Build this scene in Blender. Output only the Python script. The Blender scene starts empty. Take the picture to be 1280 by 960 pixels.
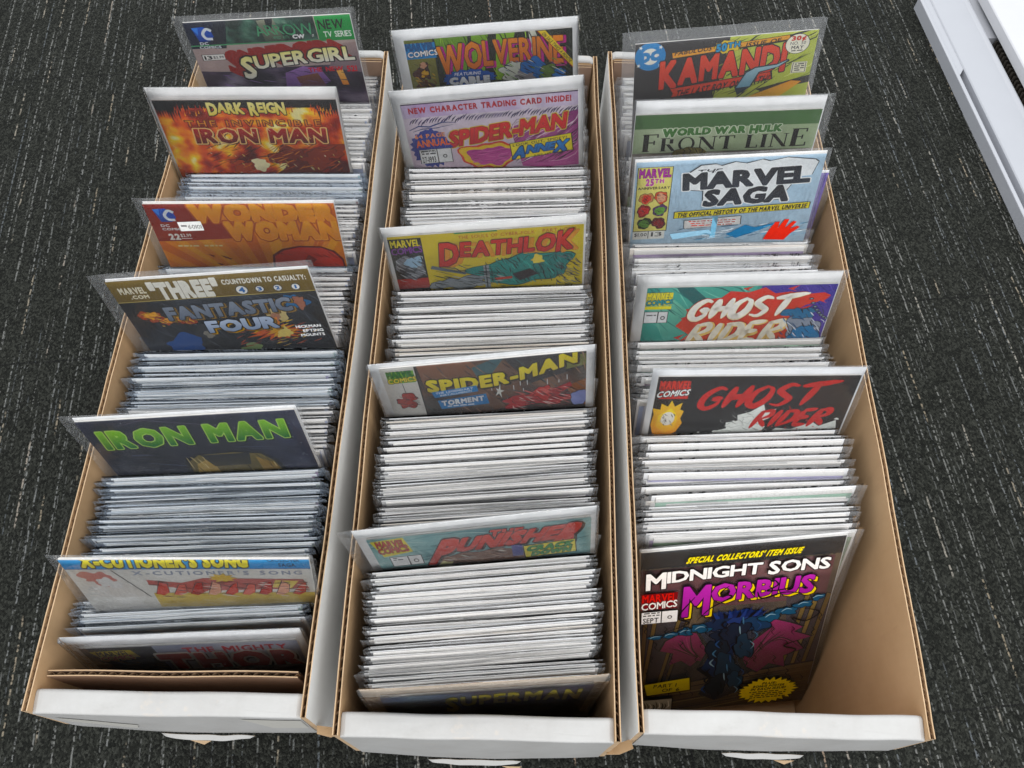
import bpy, math, random
from mathutils import Vector, Matrix, noise, geometry as mgeo
random.seed(7)
scene = bpy.context.scene
COL = scene.collection
R = math.radians

# ------------------------------------------------------------------ camera, light, exposure
cam = bpy.data.cameras.new("camera")
cam_o = bpy.data.objects.new("camera", cam); COL.objects.link(cam_o)
cam.sensor_width = 36.0
cam.lens = 1099.23 / 1280 * 36
cam.clip_start = 0.02; cam.clip_end = 50
cr = Vector((0.99973808, 0.02022546, 0.01071005)); cu = Vector((-0.02288523, 0.87937291, 0.47558338)); cd = Vector((-0.00020076, 0.4757039, -0.87960545))
m = Matrix((cr, cu, -cd)).transposed().to_4x4()
m.translation = Vector((0.01958652, -0.07591425, 0.95407368))
cam_o.matrix_world = m
scene.camera = cam_o

world = bpy.data.worlds.new("World"); scene.world = world
world.use_nodes = True
world.node_tree.nodes["Background"].inputs[0].default_value = (0.92, 0.96, 1.0, 1)
world.node_tree.nodes["Background"].inputs[1].default_value = 1.08

def ceiling_or_key_lamp(loc, rot, sx, sy, power, col=(1.0, 0.965, 0.92)):
    l = bpy.data.lights.new("ceiling_or_key_light", 'AREA'); l.shape = 'RECTANGLE'
    l.size = sx; l.size_y = sy; l.energy = power; l.color = col
    o = bpy.data.objects.new("ceiling_or_key_light", l); COL.objects.link(o)
    o.location = loc; o.rotation_euler = rot
    return o
ceiling_or_key_lamp((-0.55, 1.15, 2.55), (0, 0, 0), 1.2, 0.14, 5)
ceiling_or_key_lamp((1.5, 0.9, 2.55), (0, 0, 0), 1.2, 0.14, 5)
ceiling_or_key_lamp((0.3, 2.9, 2.55), (0, 0, 0), 1.2, 0.16, 9)
def aimed(loc, tgt, sx, sy, power, col):
    o = ceiling_or_key_lamp(loc, (0, 0, 0), sx, sy, power, col)
    o.rotation_euler = (Vector(tgt) - Vector(loc)).to_track_quat('-Z', 'Y').to_euler()
aimed((0.5, -1.1, 2.5), (0, 0.3, 0.25), 2.6, 1.5, 36, (1.0, 0.98, 0.955))  # broad key light added in front to brighten upright faces, no ceiling fitting

scene.view_settings.view_transform = 'Standard'
scene.view_settings.look = 'None'
scene.view_settings.exposure = 0.32
scene.view_settings.gamma = 1.0
scene.render.engine = 'CYCLES'
scene.cycles.use_denoising = True
scene.cycles.max_bounces = 8
scene.cycles.transparent_max_bounces = 64
scene.cycles.caustics_reflective = False
scene.cycles.caustics_refractive = False

# ------------------------------------------------------------------ helpers
def lin(c):
    c = c / 255.0
    return c / 12.92 if c <= 0.04045 else ((c + 0.055) / 1.055) ** 2.4
def rgb(h):
    """#hex string (colour as seen under white light) -> linear rgb"""
    h = h.lstrip('#')
    if len(h) == 3: h = ''.join(a * 2 for a in h)
    return tuple(lin(int(h[i:i + 2], 16)) for i in (0, 2, 4))

def mesh_obj(name, verts, faces, mats, parent=None, mat_idx=None, smooth=False):
    me = bpy.data.meshes.new(name)
    me.from_pydata(verts, [], faces)
    for mt in (mats if isinstance(mats, (list, tuple)) else [mats]): me.materials.append(mt)
    if mat_idx: me.polygons.foreach_set("material_index", mat_idx)
    if smooth: me.polygons.foreach_set("use_smooth", [True] * len(me.polygons))
    me.update()
    o = bpy.data.objects.new(name, me); COL.objects.link(o)
    if parent: o.parent = parent
    return o

def thing(name, label, cat, group=None, loc=(0, 0, 0)):
    o = bpy.data.objects.new(name, None); COL.objects.link(o)
    o.empty_display_size = 0.02; o.location = loc
    o['label'] = label; o['category'] = cat
    if group: o['group'] = group
    return o
def tag(o, label, cat=None, group=None, kind=None):
    o['label'] = label
    if cat: o['category'] = cat
    if group: o['group'] = group
    if kind: o['kind'] = kind
    return o

class MB:
    """collects faces with material index"""
    def __init__(s): s.v = []; s.f = []; s.m = []
    def quad(s, a, b, c, d, mi=0):
        n = len(s.v); s.v += [tuple(a), tuple(b), tuple(c), tuple(d)]; s.f.append((n, n + 1, n + 2, n + 3)); s.m.append(mi)
    def grid(s, rows, mi=0, closed=False):
        n0 = len(s.v); w = len(rows[0])
        for r in rows: s.v += [tuple(p) for p in r]
        for i in range(len(rows) - 1):
            for j in range(w - 1 + (1 if closed else 0)):
                j2 = (j + 1) % w
                s.f.append((n0 + i * w + j, n0 + i * w + j2, n0 + (i + 1) * w + j2, n0 + (i + 1) * w + j)); s.m.append(mi)
    def box(s, x0, x1, y0, y1, z0, z1, mi=0):
        P = [(x, y, z) for x in (x0, x1) for y in (y0, y1) for z in (z0, z1)]
        n = len(s.v); s.v += P
        for f in ((0, 1, 3, 2), (4, 6, 7, 5), (0, 4, 5, 1), (2, 3, 7, 6), (0, 2, 6, 4), (1, 5, 7, 3)):
            s.f.append(tuple(n + i for i in f)); s.m.append(mi)
    def ngon(s, pts, mi=0):
        n = len(s.v); s.v += [tuple(p) for p in pts]; s.f.append(tuple(range(n, n + len(pts)))); s.m.append(mi)
    def build(s, name, mats, parent=None, smooth=False):
        return mesh_obj(name, s.v, s.f, mats, parent, s.m, smooth)

# ------------------------------------------------------------------ materials
class NT:
    def __init__(s, name):
        s.mat = bpy.data.materials.new(name); s.mat.use_nodes = True
        s.t = s.mat.node_tree; s.bsdf = s.t.nodes["Principled BSDF"]; s.out = s.t.nodes["Material Output"]
    def n(s, typ, **kw):
        nd = s.t.nodes.new(typ)
        for k, v in kw.items(): setattr(nd, k, v)
        return nd
    def l(s, a, b): s.t.links.new(a, b)
    def coord(s, out='Object', scale=(1, 1, 1), rot=(0, 0, 0)):
        tc = s.n('ShaderNodeTexCoord'); mp = s.n('ShaderNodeMapping')
        mp.inputs['Scale'].default_value = scale; mp.inputs['Rotation'].default_value = rot
        s.l(tc.outputs[out], mp.inputs[0]); return mp.outputs[0]
    def noise(s, vec, scale, detail=3, rough=0.55):
        nd = s.n('ShaderNodeTexNoise'); nd.inputs['Scale'].default_value = scale
        nd.inputs['Detail'].default_value = detail; nd.inputs['Roughness'].default_value = rough
        if vec: s.l(vec, nd.inputs['Vector'])
        return nd.outputs['Fac']
    def ramp(s, fac, stops):
        nd = s.n('ShaderNodeValToRGB'); e = nd.color_ramp.elements
        while len(e) < len(stops): e.new(0.5)
        for el, (p, c) in zip(e, stops): el.position = p; el.color = (*c, 1)
        s.l(fac, nd.inputs[0]); return nd.outputs[0]
    def mix(s, fac, a, b, blend='MIX'):
        nd = s.n('ShaderNodeMix', data_type='RGBA', blend_type=blend)
        for sock, v in ((nd.inputs[0], fac), (nd.inputs[6], a), (nd.inputs[7], b)):
            if isinstance(v, (int, float)): sock.default_value = v
            elif isinstance(v, tuple): sock.default_value = (*v, 1)
            else: s.l(v, sock)
        return nd.outputs[2]
    def math(s, op, a, b=0.0, clamp=False):
        nd = s.n('ShaderNodeMath', operation=op, use_clamp=clamp)
        for sock, v in ((nd.inputs[0], a), (nd.inputs[1], b)):
            if isinstance(v, (int, float)): sock.default_value = v
            else: s.l(v, sock)
        return nd.outputs[0]
    def step(s, v, lo, hi):
        nd = s.n('ShaderNodeMapRange', interpolation_type='SMOOTHSTEP')
        nd.inputs[1].default_value = lo; nd.inputs[2].default_value = hi
        s.l(v, nd.inputs[0]); return nd.outputs[0]
    def bump(s, h, strength=0.3, dist=0.001):
        nd = s.n('ShaderNodeBump'); nd.inputs['Strength'].default_value = strength; nd.inputs['Distance'].default_value = dist
        s.l(h, nd.inputs['Height']); return nd.outputs[0]
    def base(s, c, rough=0.6, spec=0.3):
        if isinstance(c, tuple): s.bsdf.inputs['Base Color'].default_value = (*c, 1)
        else: s.l(c, s.bsdf.inputs['Base Color'])
        s.bsdf.inputs['Roughness'].default_value = rough
        s.bsdf.inputs['Specular IOR Level'].default_value = spec
        return s

def paper_mat(name, c0, c1, rough=0.7, scale=25, bump=0.15):
    t = NT(name); co = t.coord()
    f = t.noise(co, scale, 5, 0.65); f2 = t.noise(co, scale * 18, 2)
    c = t.ramp(f, [(0.3, c0), (0.72, c1)])
    t.base(c, rough); t.l(t.bump(f2, bump, 0.0006), t.bsdf.inputs['Normal'])
    return t.mat

def kraft_wall():
    t = NT('kraft_liner'); co = t.coord(); f = t.noise(co, 11, 6, 0.65); g = t.noise(t.coord(scale=(1, 1, 0.4)), 30, 4, 0.7)
    c = t.ramp(f, [(0.3, (0.46, 0.29, 0.15)), (0.72, (0.55, 0.36, 0.2))])
    c = t.mix(t.math('MULTIPLY', t.step(g, 0.58, 0.72), 0.22), c, (0.30, 0.18, 0.09))
    t.base(c, 0.78, 0.25)
    w = t.n('ShaderNodeTexWave', wave_type='BANDS', bands_direction='Y'); w.inputs['Scale'].default_value = 40; w.inputs['Distortion'].default_value = 0.6; t.l(co, w.inputs['Vector'])
    h = t.math('ADD', t.math('MULTIPLY', w.outputs['Fac'], 0.55), t.math('MULTIPLY', t.noise(co, 260, 2), 0.5))
    t.l(t.bump(h, 0.10, 0.0012), t.bsdf.inputs['Normal']); return t.mat
M_KRAFT = kraft_wall()
M_KRAFT_PLAIN = paper_mat('kraft_board', (0.47, 0.30, 0.155), (0.54, 0.355, 0.195), 0.8, 14, 0.2)
M_KRAFT_EDGE = paper_mat('kraft_edge', (0.44, 0.30, 0.175), (0.56, 0.40, 0.25), 0.85, 60, 0.3)
M_KRAFT_DIV = paper_mat('kraft_divider', (0.30, 0.20, 0.145), (0.36, 0.245, 0.18), 0.8, 14, 0.2)
M_FLUTE = paper_mat('flute_paper', (0.30, 0.19, 0.11), (0.40, 0.27, 0.16), 0.85, 60, 0.2)
M_FLUTE_SHADE = NT('flute_hole_shade').base((0.05, 0.03, 0.02), 0.9).mat  # near-black sheet painted as the shade deep inside the flute holes
M_WHITEBOX = paper_mat('white_box_paper', (0.74, 0.725, 0.70), (0.82, 0.81, 0.79), 0.62, 9, 0.12)
def scuffed():
    t = NT('scuffed_white_paper'); co = t.coord()
    f = t.noise(co, 9, 6, 0.7); g = t.noise(t.coord(scale=(1, 1, 3)), 45, 4, 0.7)
    c = t.ramp(f, [(0.3, (0.37, 0.36, 0.345)), (0.7, (0.46, 0.455, 0.445))])
    c = t.mix(t.math('MULTIPLY', t.step(g, 0.60, 0.70), 0.30), c, (0.55, 0.47, 0.38))
    smudge = t.noise(t.coord(scale=(1, 2, 2.4)), 17, 5, 0.75)
    c = t.mix(t.math('MULTIPLY', t.step(smudge, 0.56, 0.74), 0.20), c, (0.24, 0.23, 0.215))
    v = t.n('ShaderNodeTexVoronoi', feature='DISTANCE_TO_EDGE'); v.inputs['Scale'].default_value = 21; v.inputs['Randomness'].default_value = 1.0
    t.l(t.coord(scale=(0.55, 1, 1.6)), v.inputs['Vector'])
    crease = t.math('MULTIPLY', t.math('SUBTRACT', 1.0, t.step(v.outputs['Distance'], 0.0, 0.018)), t.step(f, 0.50, 0.62))
    c = t.mix(t.math('MULTIPLY', crease, 0.08), c, (0.20, 0.185, 0.165))
    t.base(c, 0.55, 0.3)
    h = t.math('ADD', t.math('MULTIPLY', t.noise(co, 300, 2), 0.3), t.math('ADD', t.math('MULTIPLY', t.noise(co, 38, 3), 1.6), t.math('MULTIPLY', crease, -0.8)))
    t.l(t.bump(h, 0.28, 0.0012), t.bsdf.inputs['Normal'])
    return t.mat
M_WHITETOP = scuffed()
M_TAPE = NT('packing_tape').base((0.50, 0.485, 0.445), 0.5, 0.3).mat

def board_mat():
    t = NT('backing_board_white'); co = t.coord()
    oi = t.n('ShaderNodeObjectInfo')
    c = t.ramp(oi.outputs['Random'], [(0.0, (0.80, 0.81, 0.83)), (0.35, (0.86, 0.86, 0.86)), (0.62, (0.83, 0.815, 0.80)), (0.86, (0.87, 0.87, 0.875)), (0.95, (0.80, 0.71, 0.60)), (1.0, (0.80, 0.77, 0.72))])
    f = t.noise(co, 30, 4)
    c = t.mix(0.12, c, t.ramp(f, [(0.3, (0.5, 0.5, 0.5)), (0.7, (1, 1, 1))]), 'MULTIPLY')
    t.base(c, 0.5, 0.3); return t.mat
M_BOARD = board_mat()
M_BOARD_TAN = paper_mat('aged_tan_board', (0.55, 0.42, 0.30), (0.66, 0.53, 0.40), 0.6, 12)
def pages_mat():
    t = NT('page_edges'); w = t.n('ShaderNodeTexWave', wave_type='BANDS', bands_direction='Y')
    w.inputs['Scale'].default_value = 900; w.inputs['Distortion'].default_value = 3
    t.l(t.coord(), w.inputs['Vector'])
    t.base(t.ramp(w.outputs['Fac'], [(0.1, (0.66, 0.63, 0.59)), (0.8, (0.82, 0.80, 0.77))]), 0.8)
    return t.mat
M_PAGES = pages_mat()
def cover_rand():
    t = NT('packed_cover_print'); oi = t.n('ShaderNodeObjectInfo')
    h = t.n('ShaderNodeCombineColor', mode='HSV')
    t.l(t.math('FRACT', t.math('MULTIPLY', oi.outputs['Random'], 7.31)), h.inputs[0])
    h.inputs[1].default_value = 0.38  # print kept pale to imitate the gloss of covers seen at a grazing angle
    t.l(t.math('ADD', t.math('MULTIPLY', t.math('FRACT', t.math('MULTIPLY', oi.outputs['Random'], 23.7)), 0.45), 0.42), h.inputs[2])
    f = t.noise(t.coord(), 28, 3)
    t.base(t.mix(t.math('MULTIPLY', t.step(f, 0.5, 0.62), 0.45), h.outputs[0], (0.10, 0.10, 0.12)), 0.35, 0.4)
    return t.mat
M_COVER_RAND = cover_rand()

def ink_mat():
    t = NT('printed_cover_ink'); a = t.n('ShaderNodeAttribute', attribute_name='ink')
    co = t.coord(); f = t.noise(co, 420, 2, 0.6); g = t.noise(co, 38, 4)
    c = t.mix(0.22, a.outputs['Color'], t.ramp(f, [(0.3, (0.72, 0.72, 0.72)), (0.7, (1.3, 1.3, 1.3))]), 'MULTIPLY')
    c = t.mix(0.16, c, t.ramp(g, [(0.3, (0.85, 0.85, 0.85)), (0.7, (1.2, 1.2, 1.2))]), 'MULTIPLY')
    hs = t.n('ShaderNodeHueSaturation'); hs.inputs['Saturation'].default_value = 1.12; hs.inputs['Value'].default_value = 1.06; t.l(c, hs.inputs['Color'])
    t.base(hs.outputs[0], 0.42, 0.3); return t.mat
M_INK = ink_mat()

def film_mat(name, haze, tint=(0.985, 0.988, 0.99), rough=0.13, wr=0.35, ior=1.4, dcol=(0.85, 0.86, 0.88, 1)):
    t = NT(name); t.t.nodes.remove(t.bsdf)
    co = t.coord(scale=(1, 1, 1))
    b = t.bump(t.noise(t.coord(scale=(1, 1, 0.5)), 42, 4, 0.6), wr, 0.004)
    tr = t.n('ShaderNodeBsdfTransparent'); tr.inputs[0].default_value = (*tint, 1)
    gl = t.n('ShaderNodeBsdfGlossy'); gl.inputs['Roughness'].default_value = rough; t.l(b, gl.inputs['Normal'])
    df = t.n('ShaderNodeBsdfDiffuse'); df.inputs[0].default_value = dcol
    fr = t.n('ShaderNodeFresnel'); fr.inputs[0].default_value = ior; t.l(b, fr.inputs['Normal'])
    m1 = t.n('ShaderNodeMixShader'); m1.inputs[0].default_value = haze; t.l(tr.outputs[0], m1.inputs[1])
    tl = t.n('ShaderNodeBsdfTranslucent'); tl.inputs[0].default_value = dcol; ma = t.n('ShaderNodeMixShader'); ma.inputs[0].default_value = 0.45
    t.l(df.outputs[0], ma.inputs[1]); t.l(tl.outputs[0], ma.inputs[2]); t.l(ma.outputs[0], m1.inputs[2])
    m2 = t.n('ShaderNodeMixShader'); t.l(t.math('MULTIPLY', fr.outputs[0], 1.0, True), m2.inputs[0])
    t.l(m1.outputs[0], m2.inputs[1]); t.l(gl.outputs[0], m2.inputs[2])
    t.l(m2.outputs[0], t.out.inputs[0]); return t.mat
M_FILM = film_mat('clear_plastic_film', 0.06, rough=0.09, wr=0.9)
M_FILM_PACK = film_mat('crinkled_plastic_film', 0.11, (0.993, 0.995, 0.998), rough=0.10, wr=0.8, ior=1.27)
M_FILM_BLUE = film_mat('milky_blue_plastic_film', 0.15, (0.965, 0.985, 1.0), rough=0.10, wr=0.9, ior=1.27, dcol=(0.76, 0.86, 1.0, 1))
M_FILM_FROST = film_mat('cloudy_plastic_film', 0.09, rough=0.2, wr=0.4)

def metal_white(name, c):
    t = NT(name); co = t.coord(); t.base(t.mix(0.08, c, t.ramp(t.noise(co, 14, 5), [(0.35, (0.6, 0.6, 0.6)), (0.7, (1, 1, 1))]), 'MULTIPLY'), 0.33, 0.5)
    t.l(t.bump(t.noise(co, 700, 2), 0.06, 0.0004), t.bsdf.inputs['Normal']); return t.mat
M_METAL = metal_white('white_powder_coat', (0.40, 0.41, 0.44))
M_PANEL = metal_white('white_laminate', (0.56, 0.56, 0.58))
M_VENT = NT('dark_vent').base((0.055, 0.05, 0.045), 0.6).mat
M_BRACKET = metal_white('grey_bracket_metal', (0.30, 0.305, 0.33))

# ------------------------------------------------------------------ carpet floor
def carpet():
    t = NT('charcoal_loop_carpet')
    rz = R(-6.3)
    co = t.coord(rot=(0, 0, rz))
    warp = t.n('ShaderNodeVectorMath', operation='ADD')
    nz = t.n('ShaderNodeTexNoise'); nz.inputs['Scale'].default_value = 90; nz.inputs['Detail'].default_value = 2
    t.l(co, nz.inputs['Vector'])
    sc = t.n('ShaderNodeVectorMath', operation='SCALE'); sc.inputs['Scale'].default_value = 0.0022
    sub = t.n('ShaderNodeVectorMath', operation='SUBTRACT'); sub.inputs[1].default_value = (0.5, 0.5, 0.5)
    t.l(nz.outputs['Color'], sub.inputs[0]); t.l(sub.outputs[0], sc.inputs[0])
    t.l(co, warp.inputs[0]); t.l(sc.outputs[0], warp.inputs[1])
    W = warp.outputs[0]
    def scaled(v, s, off=(0, 0, 0)):
        mp = t.n('ShaderNodeMapping'); mp.inputs['Scale'].default_value = s; mp.inputs['Location'].default_value = off
        t.l(v, mp.inputs[0]); return mp.outputs[0]
    def vor(v, feat='F1', rnd=1.0, out='Distance'):
        nd = t.n('ShaderNodeTexVoronoi', feature=feat, voronoi_dimensions='2D'); nd.inputs['Scale'].default_value = 1
        nd.inputs['Randomness'].default_value = rnd; t.l(v, nd.inputs['Vector']); return nd
    # yarn loops: small cells, elongated a little along the pile rows
    loop = vor(scaled(W, (560, 400, 1)))
    fib = t.noise(scaled(W, (1000, 640, 1000)), 1, 3, 0.7)
    cell = loop.outputs['Color']
    sep = t.n('ShaderNodeSeparateColor'); t.l(cell, sep.inputs[0]); rnd = sep.outputs[0]
    dark = t.ramp(t.math('MULTIPLY', t.math('ADD', rnd, fib), 0.5), [(0.22, (0.0055, 0.006, 0.005)), (0.5, (0.0155, 0.0165, 0.0135)), (0.85, (0.048, 0.050, 0.042))])
    lightloop = t.step(t.math('ADD', t.math('MULTIPLY', rnd, 0.75), t.math('MULTIPLY', fib, 0.5)), 0.24, 0.52)
    xyw = t.n('ShaderNodeSeparateXYZ'); t.l(W, xyw.inputs[0])
    def white(v, k):
        nd = t.n('ShaderNodeTexWhiteNoise', noise_dimensions='1D'); t.l(t.math('ADD', v, k), nd.inputs['W']); return nd.outputs['Value']
    def nz2(a, b_, det=1):
        cb = t.n('ShaderNodeCombineXYZ'); t.l(a, cb.inputs[0]); t.l(b_, cb.inputs[1])
        nd = t.n('ShaderNodeTexNoise', noise_dimensions='2D'); nd.inputs['Scale'].default_value = 1; nd.inputs['Detail'].default_value = det
        t.l(cb.outputs[0], nd.inputs['Vector']); return nd.outputs['Fac']
    def streaks(p, half, seed, thr, ylong, yseg):
        """rows of yarn running along y: lateral place, long presence and short breaks all random per row"""
        u = t.math('ADD', t.math('DIVIDE', xyw.outputs[0], p), seed); idn = t.math('FLOOR', u)
        off = t.math('ADD', t.math('MULTIPLY', white(idn, 3.3), 0.6), 0.2)
        d = t.math('MULTIPLY', t.math('ABSOLUTE', t.math('SUBTRACT', t.math('FRACT', u), off)), p)
        line = t.math('SUBTRACT', 1.0, t.step(d, half * 0.55, half))
        k = t.math('MULTIPLY', white(idn, 9.1), 97.0)
        pres = t.step(nz2(k, t.math('MULTIPLY', xyw.outputs[1], ylong)), thr, thr + 0.05)
        seg = t.step(nz2(t.math('ADD', k, 31.7), t.math('MULTIPLY', xyw.outputs[1], yseg)), 0.44, 0.52)
        return t.math('MULTIPLY', line, t.math('MULTIPLY', pres, seg)), white(idn, 17.7)
    d1, r1 = streaks(0.0070, 0.0009, 0.0, 0.52, 14, 210)
    d2, r2 = streaks(0.0190, 0.0011, 5.3, 0.44, 6, 180)
    d3, r3 = streaks(0.0340, 0.0012, 2.7, 0.53, 9, 150)
    m12 = t.math('MULTIPLY', t.math('MAXIMUM', t.math('MULTIPLY', d1, 0.55), d2), lightloop)
    m3 = t.math('MULTIPLY', d3, lightloop)
    grey = t.ramp(r1, [(0.0, (0.16, 0.165, 0.16)), (0.5, (0.25, 0.25, 0.235)), (1.0, (0.14, 0.155, 0.17))])
    c = t.mix(t.math('MULTIPLY', m12, 0.72), dark, grey)
    beige = t.ramp(r3, [(0.0, (0.33, 0.27, 0.19)), (0.6, (0.40, 0.38, 0.34)), (1.0, (0.36, 0.25, 0.17))])
    c = t.mix(t.math('MULTIPLY', m3, 0.7), c, beige)
    # large soft wear
    c = t.mix(0.35, c, t.ramp(t.noise(co, 3.0, 3), [(0.3, (0.7, 0.72, 0.7)), (0.7, (1.2, 1.2, 1.2))]), 'MULTIPLY')
    # seams between carpet tiles
    xy = t.n('ShaderNodeSeparateXYZ'); t.l(co, xy.inputs[0])
    def seam(v, off):
        q = t.math('ABSOLUTE', t.math('SUBTRACT', t.math('FRACT', t.math('ADD', t.math('MULTIPLY', v, 2.0), off)), 0.5))
        return t.math('LESS_THAN', q, 0.0022)
    sm = t.math('MAXIMUM', seam(xy.outputs[1], 0.47), seam(xy.outputs[0], 0.08))
    c = t.mix(t.math('MULTIPLY', sm, 0.6), c, (0.008, 0.008, 0.008))
    t.base(c, 0.95, 0.15)
    h = t.math('ADD', t.math('SUBTRACT', 1.0, loop.outputs['Distance']), fib)
    t.l(t.bump(h, 0.9, 0.0018), t.bsdf.inputs['Normal'])
    return t.mat
fl = mesh_obj('carpet_floor', [(-6, -6, 0), (6, -6, 0), (6, 6, 0), (-6, 6, 0)], [(0, 1, 2, 3)], carpet())
tag(fl, 'charcoal loop pile carpet tiles with broken pale streaks', kind='structure')

# ------------------------------------------------------------------ cardboard boxes
RIM = 0.275
def flute_strip(mb, path, z0, z1, amp, pitch, nrm, mi):
    """wavy paper between two liners; path(s)->(x,y), nrm(s)->unit normal, s in metres"""
    rows0, rows1 = [], []
    L = path(None); n = int(L / pitch * 8)
    for i in range(n + 1):
        s = L * i / n; p = path(s); q = nrm(s); a = amp * math.sin(2 * math.pi * s / pitch) * (0.85 + 0.15 * math.sin(s * 61))
        zt = z1 - 0.0006 - 0.0005 * abs(noise.noise((s * 90, z1, p[0] * 7)))
        rows1.append((p[0] + q[0] * a, p[1] + q[1] * a, zt)); rows0.append((p[0] + q[0] * a, p[1] + q[1] * a, z0))
    mb.grid([rows0, rows1], mi)

FACE = {}
def recess(z, zk, dmax):
    """the end bulges at hand-hole height and draws back in towards its foot"""
    return dmax * max(0.0, 1 - z / zk) ** 0.9

def side_wall(x_top, x_bot, y0, y1, side, bulge, parent, seed, zk, dmax):
    """corrugated wall; side=-1 left wall, +1 right wall. Outer liner white, inner liner kraft."""
    T = 0.0044; lt = 0.0008
    def X(y, z):
        t = (y - y0) / (y1 - y0)
        b = bulge * math.sin(math.pi * t) * (z / RIM)
        w = 0.0012 * noise.noise((y * 9, seed, z * 3)) * (z / RIM)
        return x_bot + (x_top - x_bot) * (z / RIM) + side * b + w
    def Z(y): return RIM + 0.0010 * noise.noise((y * 14, seed * 3.1, 0)) + 0.0006 * noise.noise((y * 60, seed, 5))
    mb = MB(); ny = 60; nz = 8
    ys = [y0 + (y1 - y0) * i / ny for i in range(ny + 1)]
    for off, mo in ((0.0, 0), (-side * lt, 1), (-side * (T - lt), 1), (-side * T, 1)):
        rows = [[(X(y, RIM * k / nz) + off, y + recess(RIM * k / nz, zk, dmax) * max(0, 1 - (y - y0) / 0.12), Z(y) * k / nz) for y in ys] for k in range(nz + 1)]
        mb.grid(rows, mo)
    # rims of both liners
    for o0, o1 in ((0, -side * lt), (-side * (T - lt), -side * T)):
        mb.grid([[(X(y, RIM) + o0, y, Z(y)) for y in ys], [(X(y, RIM) + o1, y, Z(y)) for y in ys]], 2)
    mid = -side * T / 2
    def path(s):
        if s is None: return y1 - y0
        y = y0 + s; return (X(y, RIM) + mid, y)
    flute_strip(mb, path, RIM - 0.012, RIM, T / 2 - lt, 0.0078, lambda s: (1, 0), 3)
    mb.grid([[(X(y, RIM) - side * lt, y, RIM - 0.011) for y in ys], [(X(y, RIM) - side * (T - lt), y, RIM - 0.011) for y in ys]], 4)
    for y in (y0, y1):   # end edges
        mb.grid([[(X(y, RIM * k / nz) + o, y + (recess(RIM * k / nz, zk, dmax) if y == y0 else 0), Z(y) * k / nz) for k in range(nz + 1)] for o in (0, -side * T)], 2)
    return mb.build('side_wall', [M_WHITEBOX, M_KRAFT, M_KRAFT_EDGE, M_FLUTE, M_FLUTE_SHADE], parent)

def end_panel(xl, xr, xlb, xrb, y_out, thick, sgn, parent, seed, name, height=0.272, zk=0.17, dmax=0.0):
    """folded-over end with a rounded white top. sgn=+1: inside lies at +y"""
    mb = MB(); nx = 60
    prof = [(0, 0.0)] + [(0, height * k / 16) for k in range(1, 15)]
    r = 0.0022
    prof += [(0, height - r - 0.002)]
    for a in range(0, 91, 15): prof.append((r - r * math.cos(R(a)), height - r - 0.002 + r * math.sin(R(a))))
    prof += [(thick * 0.6, height - 0.0005)]
    for a in range(90, -1, -15): prof.append((thick - 0.003 + 0.003 * math.cos(R(a)), height - 0.003 + 0.003 * math.sin(R(a)) + 0.0))
    nwhite = len(prof)
    prof += [(thick, height * k / 6) for k in (5, 4, 3, 2, 1, 0)]
    rows = []
    for (d, z) in prof:
        row = []
        for i in range(nx + 1):
            t = i / nx; a = xlb + (xl - xlb) * z / RIM; b = xrb + (xr - xrb) * z / RIM
            x = a + (b - a) * t
            e = min(t, 1 - t) * (b - a); dip = -0.0022 * max(0, 1 - e / 0.005) ** 2 if z > 0.255 else 0
            wob = 0.0011 * noise.noise((x * 22, seed, z * 9)) * (z / RIM)
            bow = -sgn * 0.003 * math.sin(math.pi * t) * math.sin(math.pi * min(1, z / RIM))
            row.append((x, y_out + sgn * d + wob + bow + sgn * recess(z, zk, dmax), max(0, z + dip + (0.0009 * noise.noise((x * 30, seed * 2, 3)) if z > 0.2 else 0))))
        rows.append(row)
    mb.grid(rows[:nwhite], 0); mb.grid(rows[nwhite - 1:], 1)
    # side ends
    for idx in (0, nx): mb.ngon([r_[idx] for r_ in rows], 0)
    o = mb.build(name, [M_WHITETOP, M_KRAFT], parent, smooth=False)
    def face(x, z):
        a = xlb + (xl - xlb) * z / RIM; b = xrb + (xr - xrb) * z / RIM; t = min(1, max(0, (x - a) / (b - a)))
        return y_out + 0.0011 * noise.noise((x * 22, seed, z * 9)) * (z / RIM) - sgn * 0.003 * math.sin(math.pi * t) * math.sin(math.pi * min(1, z / RIM)) + sgn * recess(z, zk, dmax)
    FACE[o.name] = face
    return o

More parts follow.
